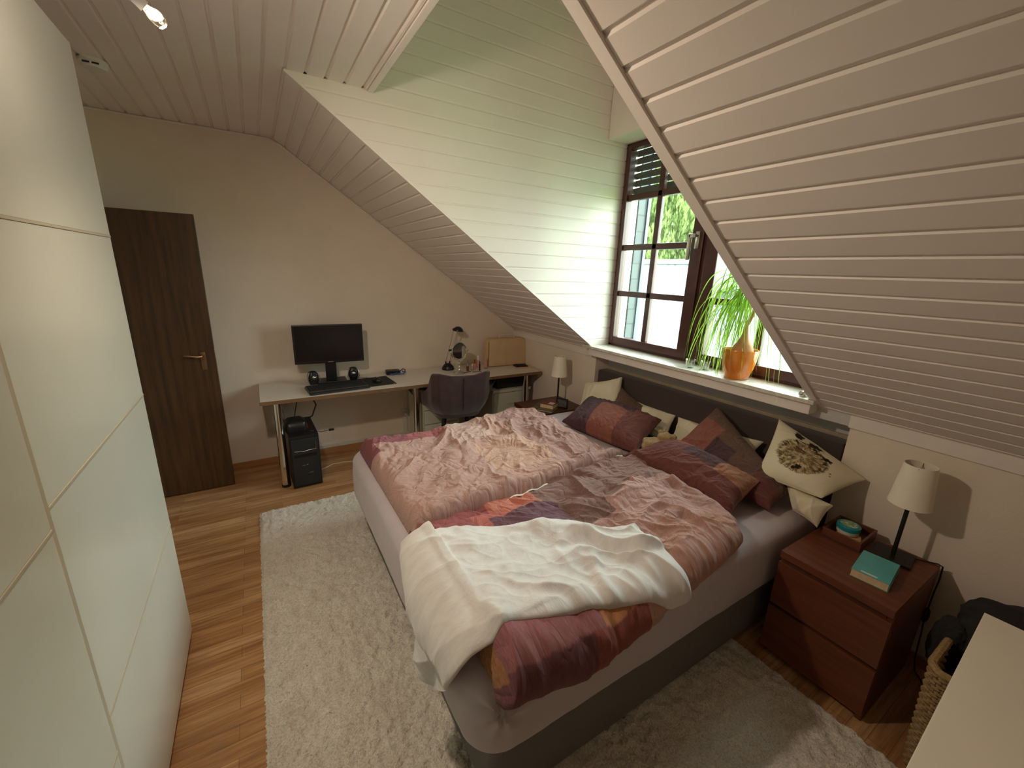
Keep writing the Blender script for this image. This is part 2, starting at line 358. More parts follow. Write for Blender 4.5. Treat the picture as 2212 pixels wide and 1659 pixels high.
# ------------------------------------------------------------------ shutter box, sill
prof = [(2.40, 3.33), (2.385, 3.10), (2.376, 3.0), (2.372, 2.9), (2.372, 2.69), (2.75, 2.69), (2.75, 3.33)]
n = len(prof); v = [(x, y, z) for y in (YR, YL-.004) for x, z in prof]
struct(raw('trim_9', v, [tuple(range(n)), tuple(range(2*n-1, n-1, -1))]+[(i, (i+1) % n, n+(i+1) % n, n+i) for i in range(n)], M['trim']))
sl = thing('window_sill', 'pale stone window sill with white wooden box front above the bed', 'window sill', (2.45, 1.78, 1.06))
sl['kind'] = 'structure'
o = MB().box(2.348, 2.63, YR-.03, 2.665, 1.112, ZS, .004).build('sill_slab', M['sill']); o.parent = sl; o.location = (-2.45, -1.78, -1.06)
o = MB().box(2.372, 2.63, YR-.01, 2.612, 1.052, 1.112, .006).build('sill_box', M['trim']); o.parent = sl; o.location = (-2.45, -1.78, -1.06)
# ------------------------------------------------------------------ window
wn = bpy.data.objects.new('window_1', None); COL.objects.link(wn); wn['kind'] = 'structure'; wn.location = (XWIN, 1.77, ZS)
def wpart(b, name, mat, parent=wn):
    o = b.build(name, mat); o.parent = parent
    o.location = (-XWIN, -1.77, -ZS) if parent is wn else (0, 0, 0); return o
y0, y1, z0, z1 = YR+.002, YL+.015, ZS-.01, 2.70
b = MB().box(XWIN, XWIN+.07, y0, y0+.05, z0, z1, .004).box(XWIN, XWIN+.07, y1-.05, y1, z0, z1, .004).box(XWIN, XWIN+.07, y0, y1, z1-.04, z1, .004).box(XWIN, XWIN+.07, y0, y1, z0, z0+.03, .004).box(XWIN, XWIN+.07, 1.755, 1.81, z0, z1, .004)
wpart(b, 'window_frame', M['frame'])
M['bead'] = pm('glazing_bead', srgb(82, 46, 36), .35, var=.15)
for a, c, mu in ((1.80, 2.565, 2.212), (.955, 1.77, 1.335)):
    g0, g1, h0, h1 = a+.085, c-.04, 1.215, 2.645
    if a < 1.5: g0, g1 = a+.05, c-.09
    b = MB()
    X0, X1_ = XWIN-.018, XWIN+.045
    b.box(X0, X1_, a, g0, 1.155, h1+.03, .004).box(X0, X1_, g1, c, 1.155, h1+.03, .004).box(X0, X1_, g0, g1, 1.155, h0, .004).box(X0, X1_, g0, g1, h1, h1+.03, .004)
    s = wpart(b, 'window_sash', M['frame'])
    m_ = MB().box(XWIN-.004, XWIN+.03, mu-.022, mu+.022, h0, h1, .005)
    for z in (1.572, 1.932, 2.30): m_.box(XWIN-.004, XWIN+.03, g0, g1, z-.022, z+.022, .005)
    wpart(m_, 'glazing_bars', M['frame'], s)
    wpart(MB().box(XWIN+.010, XWIN+.014, g0-.005, g1+.005, h0-.005, h1+.005), 'pane', M['glass'], s)
b = MB().box(XWIN-.028, XWIN-.017, 1.823, 1.853, 1.905, 2.015, .004).tube([(XWIN-.028, 1.838, 1.985), (XWIN-.062, 1.838, 1.985)], .009, 10).box(XWIN-.070, XWIN-.052, 1.828, 1.875, 1.972, 1.998, .004).box(XWIN-.070, XWIN-.054, 1.858, 1.882, 1.83, 1.998, .005)
wpart(b, 'window_handle', M['alu'])
# roller shutter partly lowered, outside the glass
M['shutter'] = pm('dark_shutter_slat', srgb(60, 62, 62), .5, var=.1)
b = MB(); z = 2.345
while z < 2.75: b.box(2.675, 2.687, YR+.03, YL-.02, z, z+.046, .002); z += .054
b.box(2.67, 2.692, YR+.03, YL-.02, 2.315, 2.342, .003)
b2 = MB()
wpart(b, 'roller_shutter', M['shutter'])
b = MB().box(2.645, 2.72, YL-.03, YL+.02, 1.1, 2.8, .003).box(2.645, 2.72, YR-.02, YR+.03, 1.1, 2.8, .003); wpart(b, 'shutter_rail', M['alu'])
# dormer front structure outside (reveals, lintel, parapet)
struct(MB().box(2.64, 2.72, YL+.0, YL+.5, .9, 3.4).box(2.64, 2.72, YR-.5, YR, .9, 3.4).box(2.64, 2.72, YR, YL, 2.74, 3.4).box(2.64, 2.80, YR-.5, YL+.5, .8, 1.09).build('wall_outer', pm('grey_reveal', srgb(120, 120, 116), .6)))
# slate clad wing beside the window
def slate_mat():
    m = N('slate_cladding'); v = m.coord((1, 1, 1), 'Object'); b = m.n('TexBrick', offset=.5)
    mp = m.n('Mapping'); mp.inputs['Rotation'].default_value = (PI/2, 0, 0); m.l(v, mp.inputs[0]); m.l(mp.outputs[0], b.inputs['Vector'])
    for k, x in (('Scale', 1.), ('Mortar Size', .006), ('Brick Width', .16), ('Row Height', .13)): b.inputs[k].default_value = x
    b.inputs['Color1'].default_value = srgb(38, 45, 52); b.inputs['Color2'].default_value = srgb(46, 53, 60); b.inputs['Mortar'].default_value = srgb(12, 14, 17)
    m.base(b.outputs['Color']); m.b.inputs['Roughness'].default_value = .6; return m.m
M['slate'] = slate_mat()
M['bluetrim'] = pm('blue_grey_zinc', srgb(56, 72, 92), .4, var=.05)
t = thing('slate_wing_wall', 'blue grey slate clad wing wall outside the left of the window', 'wall', (2.80, YL+.03, 0))
for nm, bb, mt in (('slate_cladding', MB().box(.0, .095, -.0, .06, .6, 3.4), M['slate']), ('edge_strip', MB().box(.095, .13, -.014, .06, .6, 3.4, .003), M['bluetrim'])):
    bb.build(nm, mt, t)
# ------------------------------------------------------------------ outside
M['bounce_ground'] = pm('bounce_ground', srgb(150, 186, 110), .95, var=.3, vs=1.5)  # unseen ground, added so green daylight bounces up through the window
tag(MB().box(3.5, 60, -30, 40, -6.2, -6).build('bounce_ground', M['bounce_ground']), 'unseen green ground far below the window, added to bounce daylight into the room', 'ground')
def roof_mat():
    m = N('diamond_slate_roof'); v = m.coord((1, 1, 1), 'UV', (0, 0, PI/4)); b = m.n('TexBrick', offset=0.); m.l(v, b.inputs['Vector'])
    for k, x in (('Scale', 1.), ('Mortar Size', .03), ('Brick Width', .62), ('Row Height', .62)): b.inputs[k].default_value = x
    b.inputs['Color1'].default_value = srgb(46, 50, 53); b.inputs['Color2'].default_value = srgb(53, 57, 59); b.inputs['Mortar'].default_value = srgb(8, 9, 10)
    m.base(b.outputs['Color']); m.b.inputs['Roughness'].default_value = .5; return m.m
M['roof'] = roof_mat(); M['render'] = pm('pale_render', srgb(84, 84, 82), .8, var=.03); M['zinc'] = pm('grey_zinc', srgb(70, 72, 74), .5, var=.1)
hs = thing('neighbour_house', 'neighbouring house with pale diamond slate roof and white walls outside the window', 'house', (12, 6, -6))
def roofpart(x0, z0, x1, z1, ya, yb, nm='roof'):
    L = math.hypot(x1-x0, z1-z0); v = []; d = Vector((-(z1-z0), 0, x1-x0)).normalized()*.12
    for off in (Vector((0, 0, 0)), -d):
        for x, z in ((x0, z0), (x1, z1)):
            for y in (ya, yb): v.append(Vector((x, y, z))+off)
    o = raw(nm, v, [(0, 1, 3, 2), (4, 6, 7, 5), (0, 4, 5, 1), (2, 3, 7, 6), (1, 5, 7, 3), (0, 2, 6, 4)], M['roof'], hs)
    uv = [(p.y, 0 if i % 4 < 2 else L) for i, p in enumerate(v)]; set_uv(o.data, uv); return o
roofpart(-3.6, 3.2, 1.2, 8.25, -9, 9); roofpart(6.0, 3.2, 1.2, 8.25, -9, 9)
MB().box(-3.0, 5.4, -8.8, 8.8, 0, 3.7).build('house_wall', M['render'], hs)
MB().tube([(1.2, -9, 8.28), (1.2, 9, 8.28)], .10, 8).build('ridge_cap', M['zinc'], hs)
MB().box(-.2, .5, 1.6, 2.3, 7.4, 8.75, .03).build('chimney', M['render'], hs)
MB().box(1.0, 1.6, -3.0, -2.2, 7.6, 8.7, .03).build('chimney', M['render'], hs)
b = MB().box(-1.9, -1.0, -5.5, -2.5, 4.2, 6.1)
b.build('roof_dormer', M['render'], hs)
b = MB()
for y in (-5.3, -4.55, -3.8, -3.05): b.box(-1.93, -1.89, y, y+.6, 4.5, 5.8)
b.build('dormer_window', pm('pale_window', srgb(70, 78, 84), .2), hs)
# glass conservatory in front of the neighbour
cs = thing('conservatory', 'glass roofed conservatory with white bars below the neighbouring roof', 'conservatory', (6.6, 3.6, -6))
b = MB()
for k in range(9):
    y = -2.6+k*.65; b.tube([(-1.2, y, 4.6), (.0, y, 5.2), (1.6, y, 5.95)], .03, 6); b.tube([(-1.2, y, 0), (-1.2, y, 4.6)], .03, 6)
for x, z in ((-1.2, 4.6), (0, 5.2), (1.6, 5.95)): b.tube([(x, -2.6, z), (x, 2.6, z)], .035, 6)
b.build('glazing_frame', M['render'], cs)
raw('roof_glass', [(-1.2, -2.6, 4.58), (1.6, -2.6, 5.93), (1.6, 2.6, 5.93), (-1.2, 2.6, 4.58)], [(0, 1, 2, 3)], pm('milky_glass', srgb(80, 86, 88), .3, var=.1), cs)
# weeping willows behind the house
def willow(x, y, hgt, seed, label):
    rr = np.random.RandomState(seed); t = thing('weeping_willow', label, 'tree', (x, y, -6), 0, None)
    MB().tube([(0, 0, 0), (.2, .1, hgt*.35), (-.1, .3, hgt*.6), (0, 0, hgt*.92)], [.5, .4, .28, .08], 10).build('trunk', M['oak'], t)
    v = []; f = []
    for k in range(420):
        a = rr.rand()*2*PI; R = (.25+.75*rr.rand()**.6)*4.2; top = hgt*(1.05-.028*R*R)+rr.randn()*.5; L = 3+rr.rand()*5
        px, py = R*math.cos(a), R*math.sin(a); z = top
        while z > max(top-L, .6):
            for _ in range(2):
                d = rr.rand()*2*PI; w_ = .07+.05*rr.rand(); l = .28+.2*rr.rand(); tx = math.cos(d); ty = math.sin(d)
                o = len(v); jx, jy = rr.randn()*.10, rr.randn()*.10
                v += [(px+jx, py+jy, z), (px+jx+tx*w_, py+jy+ty*w_, z-l*.5), (px+jx+tx*.05, py+jy+ty*.05, z-l), (px+jx-tx*w_*.6, py+jy-ty*w_*.6, z-l*.5)]; f.append((o, o+1, o+2, o+3))
            z -= .17; px += rr.randn()*.025; py += rr.randn()*.025
    raw('foliage', v, f, M['willow'], t)
willow(21, 9.5, 16, 1, 'weeping willow on the left of the view beyond the roof')
willow(20, 15.5, 15, 2, 'weeping willow seen beside the slate wing, furthest left')
willow(22, 4, 15.5, 3, 'weeping willow behind the middle of the slate roof')
# ------------------------------------------------------------------ door
dr = bpy.data.objects.new('door_1', None); COL.objects.link(dr); dr['kind'] = 'structure'; dr.location = (-.3045, 3.633, .008)
dr['label'] = 'dark oak veneered door leaf standing open beside the white wardrobe'
b = MB().box(-.80, 0, 0, .04, 0, 2.0, .003); b.build('door_leaf', M['oak'], dr)
b = MB().box(-.086, -.054, -.008, 0, .94, 1.07, .004).lathe([(.0001, 0), (.011, 0), (.011, .045), (.0001, .045)], (-.07, -.002, 1.045), 14, Matrix.Rotation(PI/2, 3, 'X'))
b.tube([(-.07, -.045, 1.045), (-.10, -.05, 1.043), (-.14, -.05, 1.052), (-.175, -.048, 1.056)], [.009, .008, .0075, .006], 8).box(-.076, -.064, -.010, -.006, .965, .985, .001)
b.build('door_handle', pm('antique_brass', srgb(150, 120, 92), .35, .9), dr)
MB().box(-.004, .001, .008, .032, 1.02, 1.09).build('strike_plate', M['alu'], dr)
MB().lathe([(.0001, 0), (.011, 0), (.012, .01), (.006, .02), (.0001, .022)], (-.60, .02, 2.0), 12).build('door_stopper', M['cream'], dr)
# ------------------------------------------------------------------ wardrobe
M['warddoor'] = pm('white_wardrobe_door', srgb(222, 224, 214), .22, var=.01, coat=.2)
M['wardbody'] = pm('white_wardrobe_body', srgb(214, 212, 202), .4, var=.01)
M['wardstrip'] = pm('pale_panel_strip', srgb(196, 186, 166), .4, var=.02)
wd = thing('wardrobe', 'tall white sliding door wardrobe along the left wall', 'wardrobe', (-.75, 1.10, 0))
def W(b, nm, mt, par=wd): o = b.build(nm, mt); o.parent = par; o.location = (.75, -1.10, 0) if par is wd else (0, 0, 0); return o
W(MB().box(-1.03, -.475, .10, 2.098, .0, 2.36, .002), 'body', M['wardbody'])
W(MB().box(-.478, -.456, .10, 2.098, 2.362, 2.379, .002), 'top_rail', M['wardbody'])
for x, ya, yb in ((-.43, 1.03, 2.106), (-.394, .08, 1.078)):
    fr = MB().box(x-.022, x-.002, ya, yb, .022, 2.379, .001).box(x-.003, x, ya, ya+.018, .022, 2.379).box(x-.003, x, yb-(.018 if x > -.4 else .008), yb, .022, 2.379)
    dk = W(fr, 'sliding_door', M['wardstrip'] if x > -.4 else M['wardbody'])
    zz = [.024, .595, 1.187, 1.782, 2.376]
    e1 = .018 if x > -.4 else .008
    for k in range(4): W(MB().box(x-.004, x+.002, ya+.02, yb-e1-.001, zz[k]+.004, zz[k+1]-.004, .0015), 'door_panel', M['warddoor'], dk)
    for k in range(1, 4): W(MB().box(x-.003, x+.0035, ya+.018, yb-e1, zz[k]-.0035, zz[k]+.0035, .001), 'panel_strip', M['wardstrip'], dk)
# ------------------------------------------------------------------ rug
def rug():
    nx, ny = 300, 440; xs = np.linspace(-.145, 1.83, nx); ys = np.linspace(.07, 3.075, ny); X, Y = np.meshgrid(xs, ys, indexing='ij')
    n1 = fbm(X*22, Y*22, 3); n2 = rs.rand(nx, ny); n3 = fbm(X*4, Y*4, 3)
    Z = .016+.009*n1+.006*n2+.004*n3
    ed = np.minimum(np.minimum(X-xs[0], xs[-1]-X), np.minimum(Y-ys[0], ys[-1]-Y)); Z = Z*sstep(0, .02, ed)+.001
    jx = (rs.rand(nx, ny)-.5)*.008; jy = (rs.rand(nx, ny)-.5)*.008
    V = np.stack([X+jx, Y+jy, np.maximum(Z, .001)], -1).reshape(-1, 3)
    m = N('shaggy_cream_pile'); v = m.coord(); a = m.noise(v, 6, 6, .7); c = m.noise(v, 140, 3, .6)
    m.base(m.mix(m.ramp(a, [(.3, srgb(222, 212, 198)), (.7, srgb(242, 236, 224))]), m.ramp(c, [(.3, (.6, .57, .53)), (.58, (1, 1, 1))]), .8, 'MULTIPLY'))
    m.b.inputs['Roughness'].default_value = 1; m.b.inputs['Sheen Weight'].default_value = .4; m.bump(c, .8, .01)
    o = raw('rug', V, grid_faces(nx, ny), m.m, smooth=True); return tag(o, 'large cream shaggy rug lying under the bed on the laminate floor', 'rug')
rug()
# ------------------------------------------------------------------ bed
bed = thing('boxspring_bed', 'double boxspring bed with charcoal base and grey fitted sheet under the window', 'bed', (1.45, 1.68, 0))
BO = (-1.45, -1.68, 0)
MB().loft([(.475, 2.46, .785, 2.575, .04, .034), (.47, 2.46, .78, 2.58, .05, .05), (.47, 2.46, .78, 2.58, .05, .305)]).build('bed_base', M['bedbase'], bed, BO)
for x in (.60, 2.3):
    for y in (.92, 2.44): MB().lathe([(.03, 0), (.03, .04)], (x, y, 0), 14).build('leg', M['black'], bed, BO)
hb = MB().loft([(2.492, 2.60, .77, 2.595, .012, .02), (2.492, 2.60, .77, 2.595, .012, .905), (2.498, 2.595, .776, 2.589, .01, .915), (2.515, 2.58, .79, 2.575, .005, .92)]); hb.build('headboard', M['headboard'], bed, BO)
struct(MB().box(2.602, 2.622, .757, 2.603, .90, .935, .003).build('trim_10', pm('ledge_paint', srgb(176, 160, 138), .7)))
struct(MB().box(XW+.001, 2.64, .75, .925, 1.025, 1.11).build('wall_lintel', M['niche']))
def mattress():
    x0, x1, y0_, y1_ = .40, 2.462, .755, 2.60; NP = 1100
    prof = [(.012, .30), (.002, .31), (-.003, .335), (-.004, .365)]+[(-.004+.004*k/20, .365+.16*k/20) for k in range(1, 21)]+[(.075*(1-math.cos(PI/2*k/10)), .525+.065*math.sin(PI/2*k/10)) for k in range(1, 11)]+[(.11, .5905), (.18, .591), (.35, .592)]
    rings = []
    for i_, z in prof:
        a, b_, c, d = x0+i_, x1-i_*.15, y0_+i_, y1_-i_; r = max(.12-i_, .03); P_ = []
        for cx, cy, a0 in ((a+r, c+r, PI), (b_-r, c+r, 1.5*PI), (b_-r, d-r, 0), (a+r, d-r, PI/2)):
            for k in range(25): q = a0+PI/2*k/24; P_.append((cx+r*math.cos(q), cy+r*math.sin(q)))
        P_.append(P_[0]); P_ = np.array(P_); L = np.r_[0, np.cumsum(np.hypot(*np.diff(P_, axis=0).T))]; t = np.linspace(0, L[-1], NP, endpoint=False)
        rings.append(np.stack([np.interp(t, L, P_[:, 0]), np.interp(t, L, P_[:, 1]), np.full(NP, z)], 1))
    V = np.array(rings); out = np.roll(V, -1, 1)-np.roll(V, 1, 1); nx, ny = out[..., 1].copy(), -out[..., 0].copy(); l = np.hypot(nx, ny); nx /= l; ny /= l
    g = np.array((.475, .757, .475)); D = V-g; hor = D[..., 0]*1.0-(D[..., 1])*1.0; dz = D[..., 2]
    dist = np.hypot(hor, dz); th = np.arctan2(dz, hor); k = np.exp(-(dist/.085)**2)*sstep(.0, .02, dist)*sstep(1.1, .9, V[..., 1])*sstep(.9, .7, V[..., 0])
    am = (.013*np.cos(th*7+1.2)*k-.008*np.exp(-(dist/.02)**2)*(V[..., 1] < 1))
    side = sstep(.56, .50, V[..., 2]); soft = .0025*pn(V[..., 0]*6+V[..., 1]*6, V[..., 2]*9)+.0012*pn(V[..., 0]*22+V[..., 1]*22, V[..., 2]*7)
    V[..., 0] += nx*(am+soft*side); V[..., 1] += ny*(am+soft*side); V[..., 2] += (V[..., 2] > .57)*.002*fbm(V[..., 0]*5, V[..., 1]*5, 2)
    F = [(i*NP+j, i*NP+(j+1) % NP, (i+1)*NP+(j+1) % NP, (i+1)*NP+j) for i in range(len(prof)-1) for j in range(NP)]
    F.append(tuple(range(NP))[::-1]); F.append(tuple((len(prof)-1)*NP+j for j in range(NP)))
    o = raw('mattress', V.reshape(-1, 3), F, M['sheet'], bed, True); o.location = BO; o.data.set_sharp_from_angle(angle=math.radians(60))
mattress()
# ------------------------------------------------------------------ duvets
HM = .590
def drape(s, y, h, xe=.398, ye=.753, r=.06):
    "s,y: unrolled cloth coordinates on the mattress top; beyond an edge the cloth hangs down"
    def ax(e):
        a = np.clip(e/r, 0, PI/2); dx = r*np.sin(a); drop = r*(1-np.cos(a)); ex = np.maximum(e-r*PI/2, 0)
        return dx, drop+ex, np.sin(a)*1.0
    ex, dx_, nx = ax(np.maximum(xe+r-s, 0)); ey, dy_, ny = ax(np.maximum(ye+r-y, 0))
    X = np.where(s < xe+r, xe+r-ex, s); Y = np.where(y < ye+r, ye+r-ey, y)
    # partly diagonal corner
    nz = np.sqrt(np.maximum(1-nx**2, 0)*np.maximum(1-ny**2, 0)); L = np.sqrt(nx**2+ny**2+nz**2)+1e-6
    return X-nx/L*h, Y-ny/L*h, HM-dx_-dy_+nz/L*h
def nd_near(x): return np.interp(x, [.45, .6, .74, .92, 1.1, 1.32, 1.52, 1.68, 1.80], [.735, .722, .705, .717, .735, .752, .765, .785, .86])
def nd_far(x): return np.interp(x, [.4, .6, 1.2, 1.5, 1.8], [1.52, 1.57, 1.60, 1.63, 1.58])
def nd_h(x, y, wr=1.):
    "height of the near duvet above the mattress"
    a, c = nd_near(x), nd_far(x)
    xh = np.interp(y, [.7, .9, 1.2, 1.6], [1.72, 1.79, 1.835, 1.86])
    e = np.minimum.reduce([(y-a)/.085, (c-y)/.10, (x-.452)/.055, (xh-x)/.11]); e = np.clip(e, 0, 1)
    p = np.sqrt(1-(1-e)**2.2)
    t = (.085+.035*sstep(.9, .5, x)*sstep(1.2, .8, y)+.020*sstep(1.2, 1.6, x)*sstep(.70, 1.0, y))*(1-.45*sstep(1.15, 1.55, y))
    ed = sstep(.90, .78, y)*(1-np.abs(pn(x*8.5, y*3+2)))**3*.011
    return p*(t+wr*ed+wr*cwrk(x, y, 3.1, .75)*(.80+.40*sstep(.95, 1.25, x+.35*(y-.9)))-wr*.012)
def cwrk(x, y, seed, ang):
    "crumpled cotton: puffs between valleys, a few long pulled folds, small sharp dents"
    c, s = math.cos(ang), math.sin(ang); X = x*c+y*s; Y = -x*s+y*c
    wx = pn(x*3+seed, y*3)*.12; wy = pn(x*3+9, y*3+seed)*.12
    puff = np.abs(pn((X+wx)*4.2+seed, (Y+wy)*2.6))*.032
    fold = (1-np.abs(pn((X+wx*1.6)*3.6+seed+7, (Y+wy)*1.1+seed)))**7*.028+(1-np.abs(pn((X-wy*2)*6+seed+3, (Y+wx)*2.6+seed)))**5*.011
    dm = sstep(-.35, .35, pn(x*4+seed+2, y*4))
    a_ = X*8+seed+.55*pn(x*5, y*5+seed); b_ = Y*5.2+.55*pn(x*5+7, y*5)
    dent = np.abs(pn(a_, b_))*.024+np.abs(pn(a_*1.9+5, b_*1.9))*.012+(1-np.abs(pn((X-wy)*13, (Y+wx)*7+seed)))**4*.006
    return puff+fold+dent*(.45+.55*dm)+fbm(x*2.5+seed, y*2.5, 2)*.012
def pat_near(x, y):
    C = lambda r, g, b: np.array(srgb(r, g, b)[:3])
    col = np.empty(x.shape+(3,)); col[:] = C(181, 145, 138)
    def rect(x0, x1, a, c, k, sl=0.): m = (x+sl*(y-1) > x0) & (x+sl*(y-1) < x1) & (y > a) & (y < c); col[m] = k
    rect(0, 2, 0, 2, C(176, 138, 130)); rect(1.26, 1.62, .9, 1.30, C(186, 148, 140)); rect(0, 1.27, 1.12, 2, C(124, 96, 90)); rect(1.10, 1.42, 1.2, 2, C(134, 104, 97)); rect(1.42, 2, 1.25, 2, C(142, 110, 102))
    rect(0, .82, 1.2, 2, C(150, 88, 88)); rect(.80, 1.06, 1.39, 1.66, C(192, 120, 104)); rect(.70, .86, 1.28, 1.44, C(180, 106, 98)); rect(.76, 1.08, .9, 1.385, C(112, 80, 90))
    rect(1.15, 2, 0, .93, C(184, 142, 132)); rect(1.22, 1.42, 0, .97, C(180, 138, 126)); rect(1.52, 1.66, 0, .90, C(176, 134, 118))
    rect(0, .84, 0, 1.0, C(152, 100, 102)); rect(0, .76, 0, .772, C(122, 78, 84)); rect(.82, .98, .772, 1.0, C(196, 138, 100)); rect(.76, 1.0, 0, .772, C(146, 86, 80)); rect(1.0, 1.2, 0, .79, C(188, 150, 134)); rect(.0, .457, .765, .845, C(166, 116, 82))
    return col
def cloth(name, X, Y, Z, uvx, uvy, pat, mat, under=None, sub=0):
    nu, nv = X.shape; V = np.stack([X, Y, Z], -1).reshape(-1, 3); F = grid_faces(nu, nv); uv = np.stack([uvx, uvy], -1).reshape(-1, 2); pc = pat.reshape(-1, 3)
    if under is not None:
        off = len(V); U = np.stack(under, -1).reshape(-1, 3); V = np.vstack([V, U]); F += grid_faces(nu, nv, off, True); uv = np.vstack([uv, uv]); pc = np.vstack([pc, pc])
        idx = lambda i, j: i*nv+j
        bd = [idx(i, 0) for i in range(nu)]+[idx(nu-1, j) for j in range(1, nv)]+[idx(i, nv-1) for i in range(nu-2, -1, -1)]+[idx(0, j) for j in range(nv-2, 0, -1)]
        for k in range(len(bd)): a, c = bd[k], bd[(k+1) % len(bd)]; F.append((c, a, off+a, off+c))
    o = raw(name, V, F, mat, None, True); set_uv(o.data, uv); set_pat(o.data, pc); return o
def near_duvet():
    nu, nv = 420, 300; u = np.linspace(0, 1, nu)[:, None]; v = np.linspace(0, 1, nv)[None, :]
    u = u+.0*v; v = v+.0*u
    y0_ = .72+.88*v; xh = np.interp(y0_, [.7, .9, 1.2, 1.6], [1.72, 1.79, 1.835, 1.86]); ss = .452+(xh-.452)*u; yy = nd_near(ss)+(nd_far(ss)-nd_near(ss))*v
    h = nd_h(ss, yy); X, Y, Z = drape(ss, yy, h+.008); U = drape(ss, yy, .004+0*h)
    o = cloth('duvet', X, Y, Z, ss, yy, pat_near(ss+.012*fbm(ss*5, yy*5, 2), yy+.012*fbm(ss*5+9, yy*5, 2)), M['cover'], U)
    return tag(o, 'crumpled patchwork duvet in plum, salmon and brown, partly under the cream throw', 'duvet')
near_duvet()
def far_duvet():
    nu, nv = 420, 300; u = np.linspace(0, 1, nu)[:, None]+np.zeros((1, nv)); v = np.linspace(0, 1, nv)[None, :]+np.zeros((nu, 1))
    A, B, C_, D = np.array((.455, 1.475)), np.array((1.835, 1.62)), np.array((1.79, 2.44)), np.array((.445, 2.475))   # foot-near, head-near, head-far, foot-far
    P_ = ((1-u)*(1-v))[..., None]*A+(u*(1-v))[..., None]*B+(u*v)[..., None]*C_+((1-u)*v)[..., None]*D
    x, y = P_[..., 0], P_[..., 1]
    x = x-.05*sstep(.8, 1, u)*np.sin(v*PI)*1.0; y = y+.03*np.sin(u*PI)*sstep(.3, 1, v)-.02*np.sin(u*PI)*sstep(.4, 0, v)
    # round the head-far corner
    k = sstep(.75, 1, u)*sstep(.6, 1, v); x = x-.10*k; y = y-.02*k
    W_, H_ = 1.38, .92
    e = np.minimum.reduce([u*W_/.07, (1-u)*W_/.10, v*H_/.055, (1-v)*H_/.09]); e = np.clip(e, 0, 1); p = np.sqrt(1-(1-e)**2.2)
    wv = cwrk(x, y, 21.4, 2.2)
    amp = .85+.35*sstep(.5, .9, u)
    h = p*(.070+.05*sstep(.35, .95, u)*sstep(.3, .9, v)+wv*amp)
    h = h*(1-.45*sstep(.55, .95, u)*sstep(.55, .0, v))
    base = HM+.012+.045*sstep(.16, .0, v)*sstep(0, .1, u)
    Z = base+h; U = (x, y, base-.004-.0*h)
    C = lambda r, g, b: np.array(srgb(r, g, b)[:3]); col = np.empty(x.shape+(3,)); col[:] = C(181, 145, 136)
    qx, qy = x+.012*fbm(x*5, y*5, 2), y+.012*fbm(x*5+9, y*5, 2)
    def rect(x0, x1, a, c, k): col[(qx > x0) & (qx < x1) & (qy > a) & (qy < c)] = k
    rect(1.02, 1.34, 0, 3, C(182, 144, 132)); rect(1.34, 3, 0, 3, C(164, 128, 119)); rect(.93, 1.2, 2.1, 3, C(188, 156, 145)); rect(1.0, 1.38, 1.70, 2.05, C(188, 148, 130))
    rect(0, .92, 2.33, 3, C(140, 84, 92)); rect(.72, .96, 2.33, 3, C(160, 96, 94)); rect(0, .50, 2.2, 3, C(132, 78, 86))
    o = cloth('duvet', x, y, Z, x, y, col, M['cover'], U); tag(o, 'crumpled rose patchwork duvet on the far side of the bed towards the desk', 'duvet')
    pts = [(float(x[i, 0]), float(y[i, 0])-.006, float(base[i, 0])+.006+.006*math.sin(i*.21)) for i in range(130, nu-6, 6)]
    MB().tube(pts, .0045, 6).build('white_piping', pm('white_cotton_tape', srgb(232, 226, 214), .8), o)
far_duvet()
